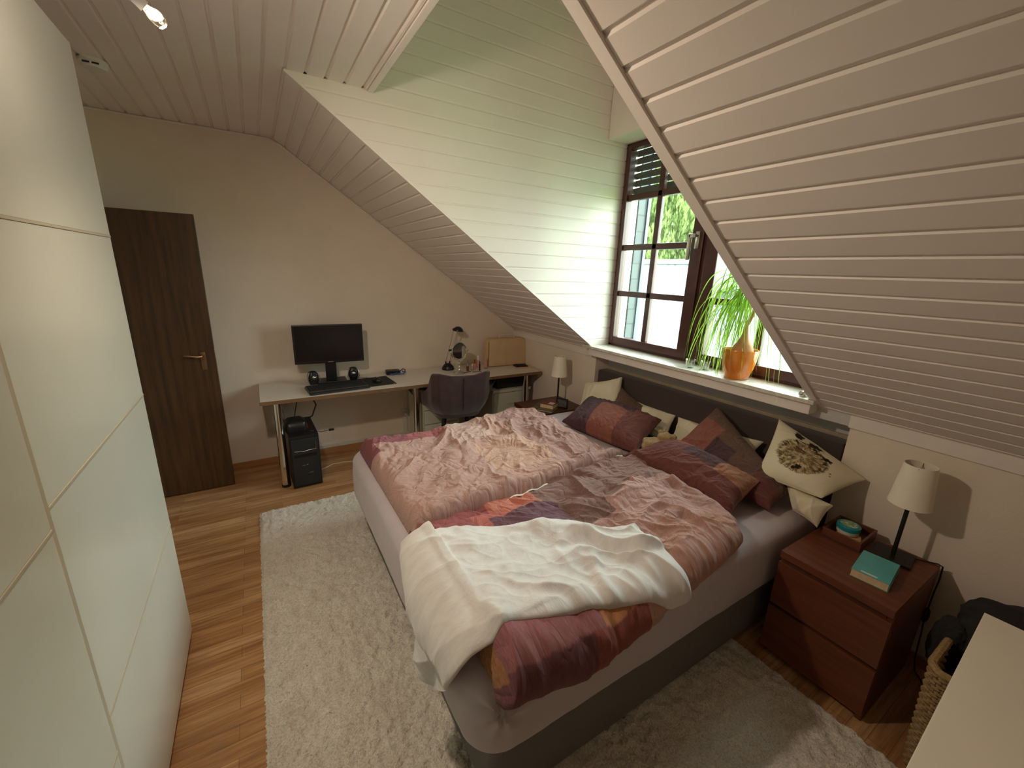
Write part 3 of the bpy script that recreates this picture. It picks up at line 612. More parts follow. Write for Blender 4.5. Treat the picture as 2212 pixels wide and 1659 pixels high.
# ------------------------------------------------------------------ cream throw
def throw():
    # outline in unrolled coordinates (s towards the headboard, y away from the camera); s below .46 hangs off the foot of the bed
    def curve(pts, n):
        pts = np.array(pts, float); d = np.r_[0, np.cumsum(np.hypot(*np.diff(pts, axis=0).T))]; t = np.linspace(0, d[-1], n)
        c = np.stack([np.interp(t, d, pts[:, k]) for k in (0, 1)], 1)
        for _ in range(int(n*.12)): c[1:-1] = (c[:-2]+2*c[1:-1]+c[2:])/4
        return c
    nu, nv = 300, 220
    top = curve([(.425, 1.405), (.50, 1.415), (.60, 1.405), (.73, 1.34), (.905, 1.225), (1.06, 1.135), (1.17, 1.03), (1.24, .965)], nu)       # far edge
    bot = curve([(.245, .965), (.30, .91), (.375, .855), (.41, .82), (.455, .808), (.545, .812), (.665, .801), (.78, .795), (.90, .783), (1.025, .772), (1.12, .748), (1.215, .728)], nu)   # near edge
    lef = curve([(.245, .965), (.195, 1.04), (.19, 1.12), (.25, 1.135), (.31, 1.115), (.35, 1.155), (.385, 1.21), (.405, 1.315), (.425, 1.405)], nv)
    rig = curve([(1.215, .728), (1.215, .78), (1.215, .82), (1.235, .89), (1.24, .965)], nv)
    u = np.linspace(0, 1, nu)[:, None, None]; v = np.linspace(0, 1, nv)[None, :, None]
    P_ = (1-v)*bot[:, None]+v*top[:, None]+(1-u)*lef[None]+u*rig[None]-((1-u)*(1-v)*bot[0]+u*(1-v)*bot[-1]+(1-u)*v*top[0]+u*v*top[-1])
    s, y = P_[..., 0], P_[..., 1]
    # duvet below, without its finer wrinkles, spread by the thickness of the folded cloth
    hh = nd_h(np.maximum(s, .452), y)
    for _ in range(10):
        q = hh.copy(); q[1:-1, 1:-1] = (hh[:-2, 1:-1]+hh[2:, 1:-1]+hh[1:-1, :-2]+hh[1:-1, 2:])/4; hh = np.maximum(q, hh*.4+q*.6)
    hh = np.where(s < .50, np.maximum(hh, .085*sstep(.34, .5, s)+.03), hh)
    for _ in range(14):
        q = hh.copy(); q[1:-1, 1:-1] = (hh[:-2, 1:-1]+hh[2:, 1:-1]+hh[1:-1, :-2]+hh[1:-1, 2:])/4; hh = np.maximum(q, np.where(s > .47, hh, 0))
    hang = sstep(.42, .30, s)
    wv = (1-np.abs(pn(s*2.6+4, y*4.5+s*2)))**4*.010+np.abs(pn(s*5+1, y*6))*.007+fbm(s*3, y*3, 2)*.006+(1-np.abs(pn(s*11+y*5, y*9-s*3)))**5*.003
    wv = wv+np.exp(-((s-.93-.55*(y-.9))/.022)**2)*.020*sstep(1.02, .86, y)-hang*.008
    wv = wv+hang*(.016*np.sin(y*30+s*5)+.012*np.sin(y*17+1))
    uu, vv = u[..., 0]+0*s, v[..., 0]+0*s
    e = np.clip(np.minimum.reduce([uu*1.2/.03, (1-uu)*1.2/.03, vv*.6/.03, (1-vv)*.6/.03]), 0, 1); p = np.sqrt(1-(1-e)**2)
    h = hh+.010+p*(.012+wv); X, Y, Z = drape(s, y, h); U = drape(s, y, hh+.006)
    col = np.empty(s.shape+(3,)); col[:] = srgb(216, 208, 192)[:3]
    m = N('cream_fleece'); v_ = m.coord((1, 1, 1), 'UV'); f = m.noise(v_, 30, 5, .7); m.base(m.ramp(f, [(.3, srgb(206, 202, 200)), (.7, srgb(224, 220, 217))]))
    m.b.inputs['Roughness'].default_value = 1; m.b.inputs['Sheen Weight'].default_value = .4; m.bump(m.noise(m.coord((1, 1, 1), 'UV'), 160, 3), .35, .003)
    o = cloth('throw_blanket', X, Y, Z, s, y, col, m.m, U)
    tag(o, 'cream fleece throw spread over the near duvet and hanging off the foot of the bed', 'blanket')
throw()
# ------------------------------------------------------------------ pillows
def pillow(name, c, thick, label, cat, colf, mat, seed=0, sag=0., pinch=.10, n=90, group=None, puff=.42, wr=1.):
    "c: four corners (bl, br, tr, tl) as seen from the room; the face bulges towards the camera side"
    c = [np.array(p, float) for p in c]; a = np.linspace(-1, 1, n)
    a = np.sign(a)*(1-(1-np.abs(a))**1.25); u, v = np.meshgrid(a, a, indexing='ij')
    k = pinch; U = u*(1-k*(1-v**2)*np.abs(u)); Vv = v*(1-k*(1-u**2)*np.abs(v)); s, t = (U+1)/2, (Vv+1)/2
    P_ = ((1-s)*(1-t))[..., None]*c[0]+(s*(1-t))[..., None]*c[1]+(s*t)[..., None]*c[2]+((1-s)*t)[..., None]*c[3]
    eu = (c[1]+c[2]-c[0]-c[3])/2; ev = (c[2]+c[3]-c[0]-c[1])/2; nn = np.cross(eu, ev); nn /= np.linalg.norm(nn)
    lu, lv = np.linalg.norm(eu), np.linalg.norm(ev)
    w_ = ((1-u**2)*(1-v**2)).clip(0)**puff
    x, y = U*lu/2, Vv*lv/2
    wv = (wrinkle(x+seed, y, 5, .6+seed, 2.5, seed)*.5+wrinkle(x, y+seed, 11, 1.9+seed, 2, seed+2)*.3-.3)*.05*wr*(1-.55*w_)*w_**.5
    cre = 0
    F = P_+nn*(thick/2*w_+wv*1.0)[..., None]; B = P_-nn*(thick/2*w_)[..., None]
    if sag: F[..., 2] -= sag*(1-u**2)*w_; 
    V = np.vstack([F.reshape(-1, 3), B.reshape(-1, 3)]); F_ = grid_faces(n, n)+grid_faces(n, n, n*n, True)
    bd = [i*n for i in range(n)]+[(n-1)*n+j for j in range(1, n)]+[i*n+n-1 for i in range(n-2, -1, -1)]+[j for j in range(n-2, 0, -1)]
    org = V.mean(0); V = V-org
    for i in range(len(bd)): p, q = bd[i], bd[(i+1) % len(bd)]; F_.append((q, p, n*n+p, n*n+q))
    o = raw(name, V, F_, mat, None, True); o.location = org
    uv = np.stack([x, y], -1).reshape(-1, 2); set_uv(o.data, np.vstack([uv, uv])); pc = colf(U, Vv).reshape(-1, 3); set_pat(o.data, np.vstack([pc, pc]))
    return tag(o, label, cat, group)
def solid(r, g, b): return lambda u, v: np.broadcast_to(np.array(srgb(r, g, b)[:3]), u.shape+(3,)).copy()
def patch(base, rects):
    def f(u, v):
        c = solid(*base)(u, v)
        for x0, x1, y0, y1, k in rects: c[(u > x0) & (u < x1) & (v > y0) & (v < y1)] = srgb(*k)[:3]
        return c
    return f
PL, SA, BR, OR, RD = (84, 60, 64), (142, 88, 76), (106, 80, 70), (156, 108, 84), (114, 70, 66)
pillow('pillow', [(2.22, 2.50, .60), (2.30, 2.10, .62), (2.45, 2.27, .925), (2.36, 2.60, .80)], .16, 'cream pillow leaning on the headboard at its far left end', 'pillow', solid(206, 200, 168), M['cream'], 1, group=None)
pillow('pillow', [(2.26, 2.30, .60), (2.30, 1.88, .60), (2.42, 1.88, .735), (2.44, 2.26, .85)], .14, 'brown patterned pillow leaning behind the far front pillow', 'pillow', patch(BR, [(-.2, 1, -1, .0, OR)]), M['cover'], 2)
pillow('pillow', [(2.34, 2.12, .60), (2.32, 1.69, .60), (2.45, 1.735, .77), (2.46, 2.12, .77)], .15, 'cream pillow between the two patterned pillow groups, left of the seam', 'pillow', solid(206, 200, 168), M['cream'], 3)
pillow('pillow', [(2.36, 1.70, .60), (2.32, 1.14, .60), (2.455, 1.13, .80), (2.455, 1.715, .765)], .15, 'cream pillow mostly hidden behind the upright patterned pillow', 'pillow', solid(206, 200, 168), M['cream'], 4)
pillow('pillow', [(1.86, 2.27, .64), (1.93, 1.60, .645), (2.30, 1.73, .76), (2.25, 2.42, .74)], .19, 'plum and salmon patchwork pillow lying front left by the far bedside table', 'pillow',
       patch(RD, [(-2, -.30, -2, 2, PL), (-.30, .38, -2, .42, SA), (-.30, .5, .42, 2, (74, 50, 58))]), M['cover'], 5, pinch=.07)
pillow('pillow', [(2.08, 1.50, .66), (2.02, .84, .64), (2.20, .84, .68), (2.43, 1.43, .93)], .19, 'large upright patchwork pillow with its peak against the headboard', 'pillow',
       patch(BR, [(-2, -.35, -2, .5, SA), (-.35, .1, -2, .1, PL), (.55, 2, -2, .2, RD)]), M['cover'], 6, pinch=.05)
pillow('pillow', [(1.80, 1.60, .655), (1.78, .90, .635), (2.06, .93, .74), (2.08, 1.45, .76)], .20, 'red-brown patchwork pillow lying in front, nearest the near bedside table', 'pillow',
       patch(RD, [(-.25, .45, .1, 2, PL), (.45, 2, .0, 2, OR), (-2, -.3, .6, 2, SA)]), M['cover'], 7, pinch=.05)
pillow('cushion', [(2.16, .80, .62), (2.14, .68, .60), (2.22, .665, .70), (2.24, .90, .72)], .10, 'small cream pillow crushed under the animal print cushion', 'pillow', solid(210, 200, 170), M['cream'], 8, n=50)
def animal(u, v):
    c = solid(224, 213, 188)(u, v); dk = np.array(srgb(42, 32, 22)[:3]); md = np.array(srgb(120, 96, 66)[:3]); lt = np.array(srgb(206, 188, 150)[:3])
    a = u+.12; b_ = v+.02; r = np.hypot(a/.62, b_/.60); th = np.arctan2(b_, a)
    hair = fbm(u*9, v*9, 3); streak = pn(th*16, r*3)*.5+pn(th*34, r*5)*.5
    body = sstep(1.05, .92, r+.10*hair)
    k = sstep(-.1, .5, streak+.35*hair+.25)[..., None]; fur = lt*(1-k)+md*k
    f2 = sstep(.15, .55, pn(u*40, v*40)+.4*hair)[..., None]*sstep(.25, .0, b_-a*.3)[..., None]*sstep(.1, -.3, a)[..., None]; fur = fur*(1-f2)+dk*f2
    c = c*(1-body[..., None])+fur*body[..., None]
    edge = sstep(.16, .04, np.abs(r-.93+.08*hair))*sstep(-.4, .2, b_+.3*a)*sstep(-.25, .25, hair+streak*.8+.1); c = c*(1-edge[..., None])+dk*edge[..., None]
    low = sstep(.06, .01, np.abs(r-.95+.05*hair))*sstep(0, -.3, b_)*.7*sstep(-.1, .4, streak+.3); c = c*(1-low[..., None])+md*low[..., None]
    for x, y, rx, ry, cc in ((-.42, .72, .12, .12, dk), (-.02, .66, .17, .12, dk), (.36, .42, .12, .08, dk), (-.22, .22, .13, .035, dk), (-.26, .15, .17, .07, np.array(srgb(120, 90, 64)[:3])), (-.05, -.40, .07, .10, dk), (-.14, -.5, .05, .06, dk), (.24, -.22, .06, .05, md), (.62, -.02, .03, .03, md), (.66, -.12, .03, .02, md)):
        q = sstep(1.15, .8, np.hypot((u-x)/rx, (v-y)/ry)+.5*pn(u*14, v*14)+.2*pn(u*40, v*40))[..., None]; c = c*(1-q)+cc*q
    wh = 0*u
    for k_ in range(9):
        an = -.75+k_*.16; d = -(u+.1)*math.sin(an)+(v-.05)*math.cos(an); l = (u+.1)*math.cos(an)+(v-.05)*math.sin(an)
        wh = np.maximum(wh, sstep(.012, .003, np.abs(d+.04*l*l))*(l > .1)*(l < .62))
    c = c*(1-.6*wh[..., None])+md*.6*wh[..., None]
    return c
pillow('cushion', [(2.13, .985, .735), (2.17, .70, .735), (2.43, .632, .80), (2.44, 1.07, .965)], .12, 'cream square cushion printed with a furry animal face at the near end of the headboard', 'cushion', animal, M['print'], 9, n=240, pinch=.04, puff=.5, wr=.25)
# beige plush toy between the pillows
pl = thing('plush_toy', 'small beige plush toy tucked between the patterned pillows', 'soft toy', (2.06, 1.61, .60))
mpl = pm('beige_plush', srgb(170, 140, 96), 1., var=.3, vs=90, bump=.8, bs=200, sheen=.5)
def blob(name, loc, r, par, seed):
    bm = bmesh.new(); bmesh.ops.create_icosphere(bm, subdivisions=4, radius=1)
    for p in bm.verts:
        k = 1+.10*math.sin(p.co.x*5+seed)*math.cos(p.co.y*4+seed)+.05*math.sin(p.co.z*11+seed); p.co = Vector((p.co.x*r[0]*k, p.co.y*r[1]*k, p.co.z*r[2]*k))
    me = bpy.data.meshes.new(name); bm.to_mesh(me); bm.free(); me.polygons.foreach_set('use_smooth', [True]*len(me.polygons)); o = link(name, me, mpl, par); o.location = loc
blob('body', (.02, 0, .055), (.075, .07, .06), pl, 0); blob('head', (.10, -.03, .10), (.055, .05, .05), pl, 2); blob('ear', (.12, .02, .13), (.018, .022, .018), pl, 1); blob('ear', (.12, -.075, .13), (.018, .022, .018), pl, 3); blob('arm', (-.04, -.055, .035), (.035, .03, .03), pl, 4)
# ------------------------------------------------------------------ desk
dk = thing('desk', 'long white desk with brown edges and chrome legs along the gable wall', 'desk', (1.18, 3.63, 0))
DO = (-1.18, -3.63, 0)
DZ = .735
MB().box(-.062, 2.428, 3.356, 3.925, .7065, DZ, .001).build('tabletop', M['white'], dk, DO)
MB().box(-.064, 2.430, 3.3535, 3.3555, .7065, DZ-.0008).box(-.0645, -.0625, 3.3535, 3.926, .7065, DZ-.0008).box(2.4285, 2.4305, 3.3535, 3.926, .7065, DZ-.0008).build('edge_banding', M['edgewood'], dk, DO)
for x, y in ((.045, 3.43), (.045, 3.86), (1.125, 3.43), (2.285, 3.43), (2.285, 3.86)):
    if 1:
        lg = MB().lathe([(.03, .012), (.03, .70)], (x, y, 0), 24).lathe([(.042, .698), (.042, .7065)], (x, y, 0), 24).build('leg', M['chrome'], dk, DO)
        MB().lathe([(.033, 0), (.033, .02), (.0305, .022)], (x, y, 0), 20).build('foot_cap', M['black'], lg)
def place(t, o): o.parent = t; return o
# monitor
mo = thing('monitor', 'black widescreen monitor standing on the desk', 'monitor', (.485, 3.78, DZ), math.radians(-3))
fr = MB().box(-.272, .272, -.06, -.028, .175, .50, .006).build('screen_housing', M['black'], mo)
MB().box(-.256, .256, -.0615, -.0595, .197, .486).build('screen', pm('dark_screen', srgb(20, 17, 18), .22, var=.05), mo)
MB().box(-.02, .02, -.0622, -.0598, .182, .188).build('badge', M['alu'], mo)
MB().box(-.043, .043, -.03, .0, .012, .33, .004).build('stand', M['black'], mo)
MB().loft([(-.12, .12, -.09, .09, .02, 0), (-.12, .12, -.09, .09, .02, .012)]).build('base', M['black'], mo)
MB().box(-.04, .04, -.088, -.07, .0121, .0135).build('base_badge', M['alu'], mo)
# speakers
def speaker(loc, rz, label):
    t = thing('speaker', label, 'speaker', loc, rz)
    MB().loft([(-.03, .03, -.03, .03, .02, 0), (-.042, .042, -.04, .04, .03, .04), (-.042, .042, -.036, .04, .03, .075), (-.03, .03, -.02, .034, .02, .105), (-.012, .012, -.004, .02, .008, .112)]).build('cabinet', M['black'], t)
    MB().lathe([(.024, 0), (.03, .003), (.0285, .006), (.026, .003)], (0, -.0385, .062), 24, Matrix.Rotation(PI/2, 3, 'X'), False).build('cone_ring', M['blackm'], t)
    MB().lathe([(.0001, .007), (.008, .006), (.015, .002), (.017, 0)], (0, -.0385, .062), 20, Matrix.Rotation(PI/2, 3, 'X'), False).build('cone', M['alu'], t)
    for sx_ in (-1, 1): MB().tube([(sx_*.036, -.030, .004), (sx_*.047, -.032, .04), (sx_*.045, -.030, .075), (sx_*.03, -.018, .105)], .0035, 6).build('side_trim', M['alu'], t)
speaker((.335, 3.735, DZ), .15, 'black ball speaker with silver cone left of the monitor stand')
speaker((.665, 3.765, DZ), -.1, 'black ball speaker with silver cone right of the monitor stand')
# desk mat, keyboard, mouse
mat_ = MB().loft([(-.29, .29, -.15, .15, .008, 0), (-.29, .29, -.15, .15, .008, .003)]); o = mat_.build('mouse_mat', M['blackm']); o.location = (.67, 3.60, DZ); o.rotation_euler = (0, 0, .06)
tag(o, 'black desk mat lying under the keyboard and the mouse', 'desk mat')
MB().box(.262, .282, -.142, -.136, .0031, .0035).build('mat_logo', M['alu'], o)
kb = thing('keyboard', 'black keyboard on the desk in front of the monitor', 'keyboard', (.49, 3.545, DZ+.003), .09)
MB().loft([(-.23, .23, -.105, .085, .012, 0), (-.23, .23, -.105, .085, .012, .012), (-.225, .225, -.10, .08, .01, .02)]).build('keyboard_body', M['black'], kb)
MB().loft([(-.23, .23, -.15, -.107, .01, 0), (-.23, .23, -.148, -.107, .01, .012)]).build('palm_rest', M['blackm'], kb)
k_ = MB()
for r in range(6):
    x = -.215
    while x < .205:
        wk = .017 if not (r == 0 and -.10 < x < .02) else .10
        k_.box(x, x+wk, -.092+r*.027, -.092+r*.027+.020, .019, .026, .0015); x += wk+.0035
k_.build('keys', M['blackm'], kb)
MB().box(-.225, .225, -.1065, -.1045, .012, .015).build('silver_line', M['alu'], kb)
ms = thing('computer_mouse', 'black computer mouse on the desk mat', 'mouse', (.83, 3.60, DZ+.003), .1)
MB().loft([(-.03, .03, -.05, .05, .028, 0), (-.032, .032, -.052, .052, .03, .012), (-.026, .026, -.045, .045, .024, .028), (-.012, .012, -.03, .03, .01, .037)]).build('shell', M['black'], ms)
MB().lathe([(.0001, -.004), (.008, -.004), (.008, .004), (.0001, .004)], (0, .018, .034), 14, Matrix.Rotation(PI/2, 3, 'Y')).build('scroll_wheel', M['alu'], ms)
MB().tube([(0, .05, .01), (-.01, .10, .006), (-.05, .16, .005), (-.09, .20, .004), (-.10, .27, .004)], .002, 6).build('cable', M['black'], ms)
# docking adapter with blue cable
dc = thing('card_reader', 'small black box with a blue cable coiled beside it at the desk back', 'adapter', (1.05, 3.83, DZ), -.1)
MB().loft([(-.08, .05, -.04, .05, .012, 0), (-.08, .05, -.04, .05, .012, .032), (-.07, .04, -.03, .04, .01, .037)]).build('housing', M['black'], dc)
MB().tube([(-.05+.012*k, -.055-.012*math.sin(k*.9), .008+.006*(k % 2)) for k in range(12)]+[(.10, -.01, .012), (.07, .0, .02)], .006, 8).build('blue_cable', pm('blue_cable', srgb(60, 96, 150), .4), dc)
MB().tube([(.05, 0, .02), (.08, .01, .04), (.10, -.0, .035), (.095, -.02, .012)], .0045, 8).build('black_cable', M['black'], dc)
# table lamp on the desk
dl = thing('desk_lamp', 'small black reading lamp with twin wire arms on the desk', 'desk lamp', (1.585, 3.80, DZ))
MB().lathe([(.062, 0), (.062, .014), (.052, .036), (.036, .055), (.014, .064), (.0001, .066)], (0, 0, 0), 28).build('base', M['black'], dl)
b = MB().tube([(-.024, 0, .045), (-.024, 0, .085)], .007, 8); b.build('arm_socket', M['black'], dl); MB().tube([(.018, 0, .05), (.018, 0, .085)], .007, 8).build('arm_socket', M['black'], dl)
MB().tube([(-.024, 0, .08), (.060, -.01, .40)], .0032, 8).tube([(.018, 0, .08), (.097, -.01, .385)], .0032, 8).build('arms', M['alu'], dl)
MB().box(.008, .05, -.012, .008, .185, .205, .003).build('arm_joint', M['black'], dl)
R = Matrix.Rotation(.12, 3, 'Y')
MB().lathe([(.052, 0), (.053, .006), (.046, .024), (.03, .04), (.012, .047), (.0001, .048)], (.105, -.01, .385), 26, R).tube([(.05, -.01, .402), (.075, -.01, .41)], .012, 10).build('lamp_head', M['black'], dl)
# vanity mirror
mi = thing('vanity_mirror', 'round chrome vanity mirror on a turned foot on the desk', 'mirror', (1.617, 3.60, DZ), .12)
MB().lathe([(.052, 0), (.054, .006), (.046, .013), (.022, .022), (.012, .036), (.009, .05), (.015, .058), (.009, .066), (.007, .085), (.013, .093), (.008, .10), (.007, .12), (.0001, .122)], (0, 0, 0), 28).build('foot', M['chrome'], mi)
v = [(.092*math.cos(a), 0, .222+.098*math.sin(a)) for a in np.linspace(PI*.98, 2.02*PI, 24)]; MB().tube(v, .0035, 8).build('yoke', M['chrome'], mi)
R = Matrix.Rotation(PI/2-.10, 3, 'X')
ti = []
for k in range(41): a = 2*PI*k/40; ti.append(R @ Vector((.080*math.cos(a), .080*math.sin(a), 0))+Vector((0, 0, .222)))
hd = MB().tube(ti, .007, 8, False).build('mirror_frame', M['chrome'], mi)
MB().lathe([(.0001, .001), (.078, .001), (.078, -.002), (.0001, -.002)], (0, 0, .222), 40, R).build('mirror_glass', pm('mirror_glass', srgb(190, 190, 188), .03, 1., var=.0), mi)
MB().lathe([(.006, -.012), (.008, 0), (.006, .012)], (.094, 0, .222), 10, Matrix.Rotation(PI/2, 3, 'Y')).build('pivot', M['chrome'], mi)
MB().lathe([(.006, -.012), (.008, 0), (.006, .012)], (-.094, 0, .222), 10, Matrix.Rotation(PI/2, 3, 'Y')).build('pivot', M['chrome'], mi)
# cosmetics
pk = pm('pink_plastic', srgb(214, 150, 142), .35); cop = pm('copper_cap', srgb(176, 96, 70), .3, .5); smoke = pm('amber_glass', srgb(110, 72, 48), .2)
def bottle(x, y, r, h, hc, mb_, mc, label, nm='cosmetic_bottle'):
    t = thing(nm, label, 'cosmetics', (x, y, DZ), 0)
    MB().lathe([(r*.95, 0), (r, .003), (r, h*.9), (r*.6, h)], (0, 0, 0), 16).build('flask', mb_, t)
    MB().lathe([(r*.62, h), (r*.62, h+hc), (r*.5, h+hc+.002)], (0, 0, 0), 16).build('cap', mc, t)
bottle(1.765, 3.72, .014, .055, .045, M['cupglass'], M['alu'], 'clear perfume bottle with silver cap, tallest left of the copper capped one')
bottle(1.735, 3.655, .013, .05, .02, smoke, M['alu'], 'small amber bottle nearest the mirror')
bottle(1.795, 3.67, .013, .045, .02, M['cupglass'], M['white'], 'low clear jar with white top in the middle of the cosmetics')
bottle(1.835, 3.70, .014, .06, .04, pk, cop, 'rose bottle with tall copper coloured cap among the cosmetics')
bottle(1.855, 3.625, .008, .075, .02, M['black'], M['black'], 'slim black mascara tube standing in front of the cosmetics', 'mascara')
bottle(1.90, 3.75, .016, .085, .04, pk, M['shade'], 'tall pale pink bottle at the back of the cosmetics')
bottle(1.955, 3.68, .018, .012, .095, M['alu'], pk, 'pink cream tube standing on its cap, furthest right of the cosmetics', 'cream_tube')
for x, y, a, l, nm in ((1.70, 3.60, .2, .10, 'brown makeup pencil lying nearest the mirror foot'), (1.80, 3.575, -.35, .09, 'dark makeup pencil lying in front of the glass bottles')):
    o = MB().tube([(-l/2, 0, .004), (l/2, 0, .004)], .0038, 8).build('makeup_pencil', smoke); o.location = (x, y, DZ); o.rotation_euler = (0, 0, a); tag(o, nm, 'pencil', None)
# fabric covered sewing machine
cv = thing('machine_cover', 'cream fabric cover over a machine with a white carrying handle, at the desk corner', 'fabric cover', (2.255, 3.80, DZ), -.04)
MB().loft([(-.245, .235, -.085, .07, .03, 0), (-.248, .238, -.088, .072, .035, .05), (-.244, .232, -.08, .07, .035, .20), (-.235, .222, -.07, .065, .035, .265), (-.21, .20, -.05, .05, .03, .288), (-.15, .15, -.02, .02, .015, .292)]).build('cover_cloth', pm('undyed_cotton', srgb(206, 178, 140), .95, var=.08, vs=9, bump=.35, bs=20), cv)
MB().tube([(-.243, -.092, .006), (.233, -.092, .006)], .004, 6).tube([(.238, -.088, .01), (.234, -.082, .2), (.222, -.07, .27)], .004, 6).tube([(-.248, -.088, .01), (-.244, -.082, .2), (-.235, -.07, .265)], .004, 6).build('piping', pm('brown_piping', srgb(150, 120, 88), .9), cv)
MB().tube([(-.09, -.02, .285), (-.09, -.02, .325), (.09, -.02, .325), (.09, -.02, .285)], .006, 8).build('handle', M['white'], cv)
o = MB().box(-.10, .10, -.10, .10, 0, .006, .001).build('drawing_pad', pm('pale_pad', srgb(210, 190, 160), .7)); o.location = (2.345, 3.60, DZ); o.rotation_euler = (0, 0, -.12); tag(o, 'flat pale pad lying on the desk corner under a black pouch', 'pad')
o = MB().loft([(-.07, .07, -.05, .05, .02, 0), (-.075, .075, -.055, .055, .025, .008), (-.06, .06, -.045, .04, .02, .016)]).build('black_pouch', M['blackm']); o.location = (2.345, 3.625, DZ+.006); o.rotation_euler = (0, 0, -.15); tag(o, 'small black pouch lying on the pale pad at the desk corner', 'pouch')
# ------------------------------------------------------------------ under the desk
pc = thing('computer_tower', 'black computer tower standing on the floor under the desk', 'computer', (.19, 3.56, 0), .03)
MB().box(-.105, .105, -.215, .23, .0, .435, .006).build('case', M['black'], pc)
MB().box(-.095, .095, -.222, -.212, .02, .41, .004).build('front_panel', M['blackm'], pc)
MB().box(-.078, .078, -.2245, -.221, .262, .283, .001).build('disc_drive', M['darkmetal'], pc)
MB().tube([(-.075, -.223, .315), (-.03, -.223, .312), (-.01, -.223, .306), (.02, -.223, .312), (.078, -.223, .315), (.078, -.223, .38)], .0018, 5).build('bay_line', M['alu'], pc)
MB().box(-.03, -.008, -.2245, -.221, .19, .193).box(.0, .012, -.2245, -.221, .19, .195).build('status_mark', M['alu'], pc)
MB().box(.01, .045, -.2245, -.221, .12, .124).build('maker_badge', M['alu'], pc)
hx = thing('headset_box', 'black device with red sides lying on top of the computer tower', 'device', (.155, 3.50, .435), .1)
MB().loft([(-.075, .075, -.06, .09, .03, 0), (-.08, .08, -.065, .095, .035, .03), (-.075, .075, -.05, .09, .03, .07), (-.05, .05, -.02, .07, .02, .09)]).build('device_body', M['black'], hx)
for s_ in (-1, 1): MB().tube([(s_*.079, -.04, .015), (s_*.081, 0, .03), (s_*.079, .05, .05)], .006, 6).build('red_side', pm('red_plastic', srgb(120, 26, 24), .4), hx)
o = MB().tube([(.10, 3.72, .44), (.08, 3.76, .56), (.10, 3.80, .70)], .004, 6).tube([(.16, 3.74, .44), (.20, 3.82, .58), (.17, 3.86, .70)], .004, 6).tube([(.20, 3.74, .70), (.30, 3.72, .66), (.335, 3.70, .56), (.30, 3.70, .47), (.26, 3.70, .44)], .006, 8).build('cable_loop', M['black']); tag(o, 'black cables looping from the desk down to the computer tower', 'cable')
o = MB().tube([(.25, 3.42, .44), (.33, 3.41, .42), (.39, 3.41, .425)], .0025, 6).box(.385, .425, 3.40, 3.42, .418, .432, .003).build('usb_cable', M['black']); tag(o, 'short black cable with plug sticking out beside the computer tower', 'cable')
o = MB().tube([(.80, 3.60, .70), (.86, 3.60, .675), (.95, 3.60, .68), (1.05, 3.60, .672), (1.12, 3.61, .70)], .006, 6).tube([(.90, 3.58, .70), (.98, 3.58, .665), (1.06, 3.59, .70)], .004, 6).build('hanging_cable', M['black']); tag(o, 'black cable hanging under the desk top left of the chair', 'cable')
o = MB().tube([(.30, 3.58, .004), (.42, 3.66, .004), (.52, 3.66, .004), (.62, 3.62, .004)], .003, 6).build('floor_cable', M['cream']); tag(o, 'thin pale cable lying on the laminate beside the computer tower', 'cable')
so = thing('wall_socket', 'white wall socket with plugged cable under the desk', 'socket', (1.165, YG, .29))
MB().box(-.041, .041, -.012, 0, -.041, .041, .003).build('cover_plate', M['white'], so)
MB().lathe([(.0001, -.001), (.02, -.001), (.02, .001), (.0001, .001)], (0, -.0125, 0), 20, Matrix.Rotation(PI/2, 3, 'X')).build('socket_well', M['niche'], so)
MB().tube([(0, -.014, 0), (0, -.045, -.004)], .012, 12).tube([(0, -.045, -.004), (.03, -.05, -.04), (.07, -.03, -.11), (.075, -.03, -.18), (.03, -.03, -.225)], .003, 6).build('plug', M['shade'], so)
def drawer_unit(x0, x1, zt, n_, label, nm):
    t = thing(nm, label, 'drawer unit', ((x0+x1)/2, 3.68, 0)); h = x1-x0
    gm = M['drawerwhite']
    MB().box(-h/2, h/2, -.20, .22, .0, zt-.03, .002).box(-h/2-.006, h/2+.006, -.225, .225, zt-.03, zt, .002).build('carcass', gm, t)
    z = .03; dz = (zt-.06)/n_
    for k in range(n_):
        d = MB().box(-h/2+.008, h/2-.008, -.218, -.20, z, z+dz-.008, .003).build('drawer', gm, t)
        MB().box(-.05, .05, -.222, -.217, z+dz*.45, z+dz*.45+.014, .002).build('label_holder', M['niche'], d)
        z += dz
M['drawerwhite'] = pm('painted_metal_white', srgb(206, 206, 192), .4, var=.02)
drawer_unit(1.93, 2.37, .555, 2, 'white drawer unit under the right end of the desk', 'drawer_unit')
drawer_unit(1.20, 1.56, .62, 4, 'white drawer unit behind the purple chair under the desk', 'drawer_unit')
o = MB().box(1.99, 2.35, 3.50, 3.86, .5552, .685, .004).build('storage_box', M['blackm']); tag(o, 'black box standing on the white drawer unit under the desk top', 'box')
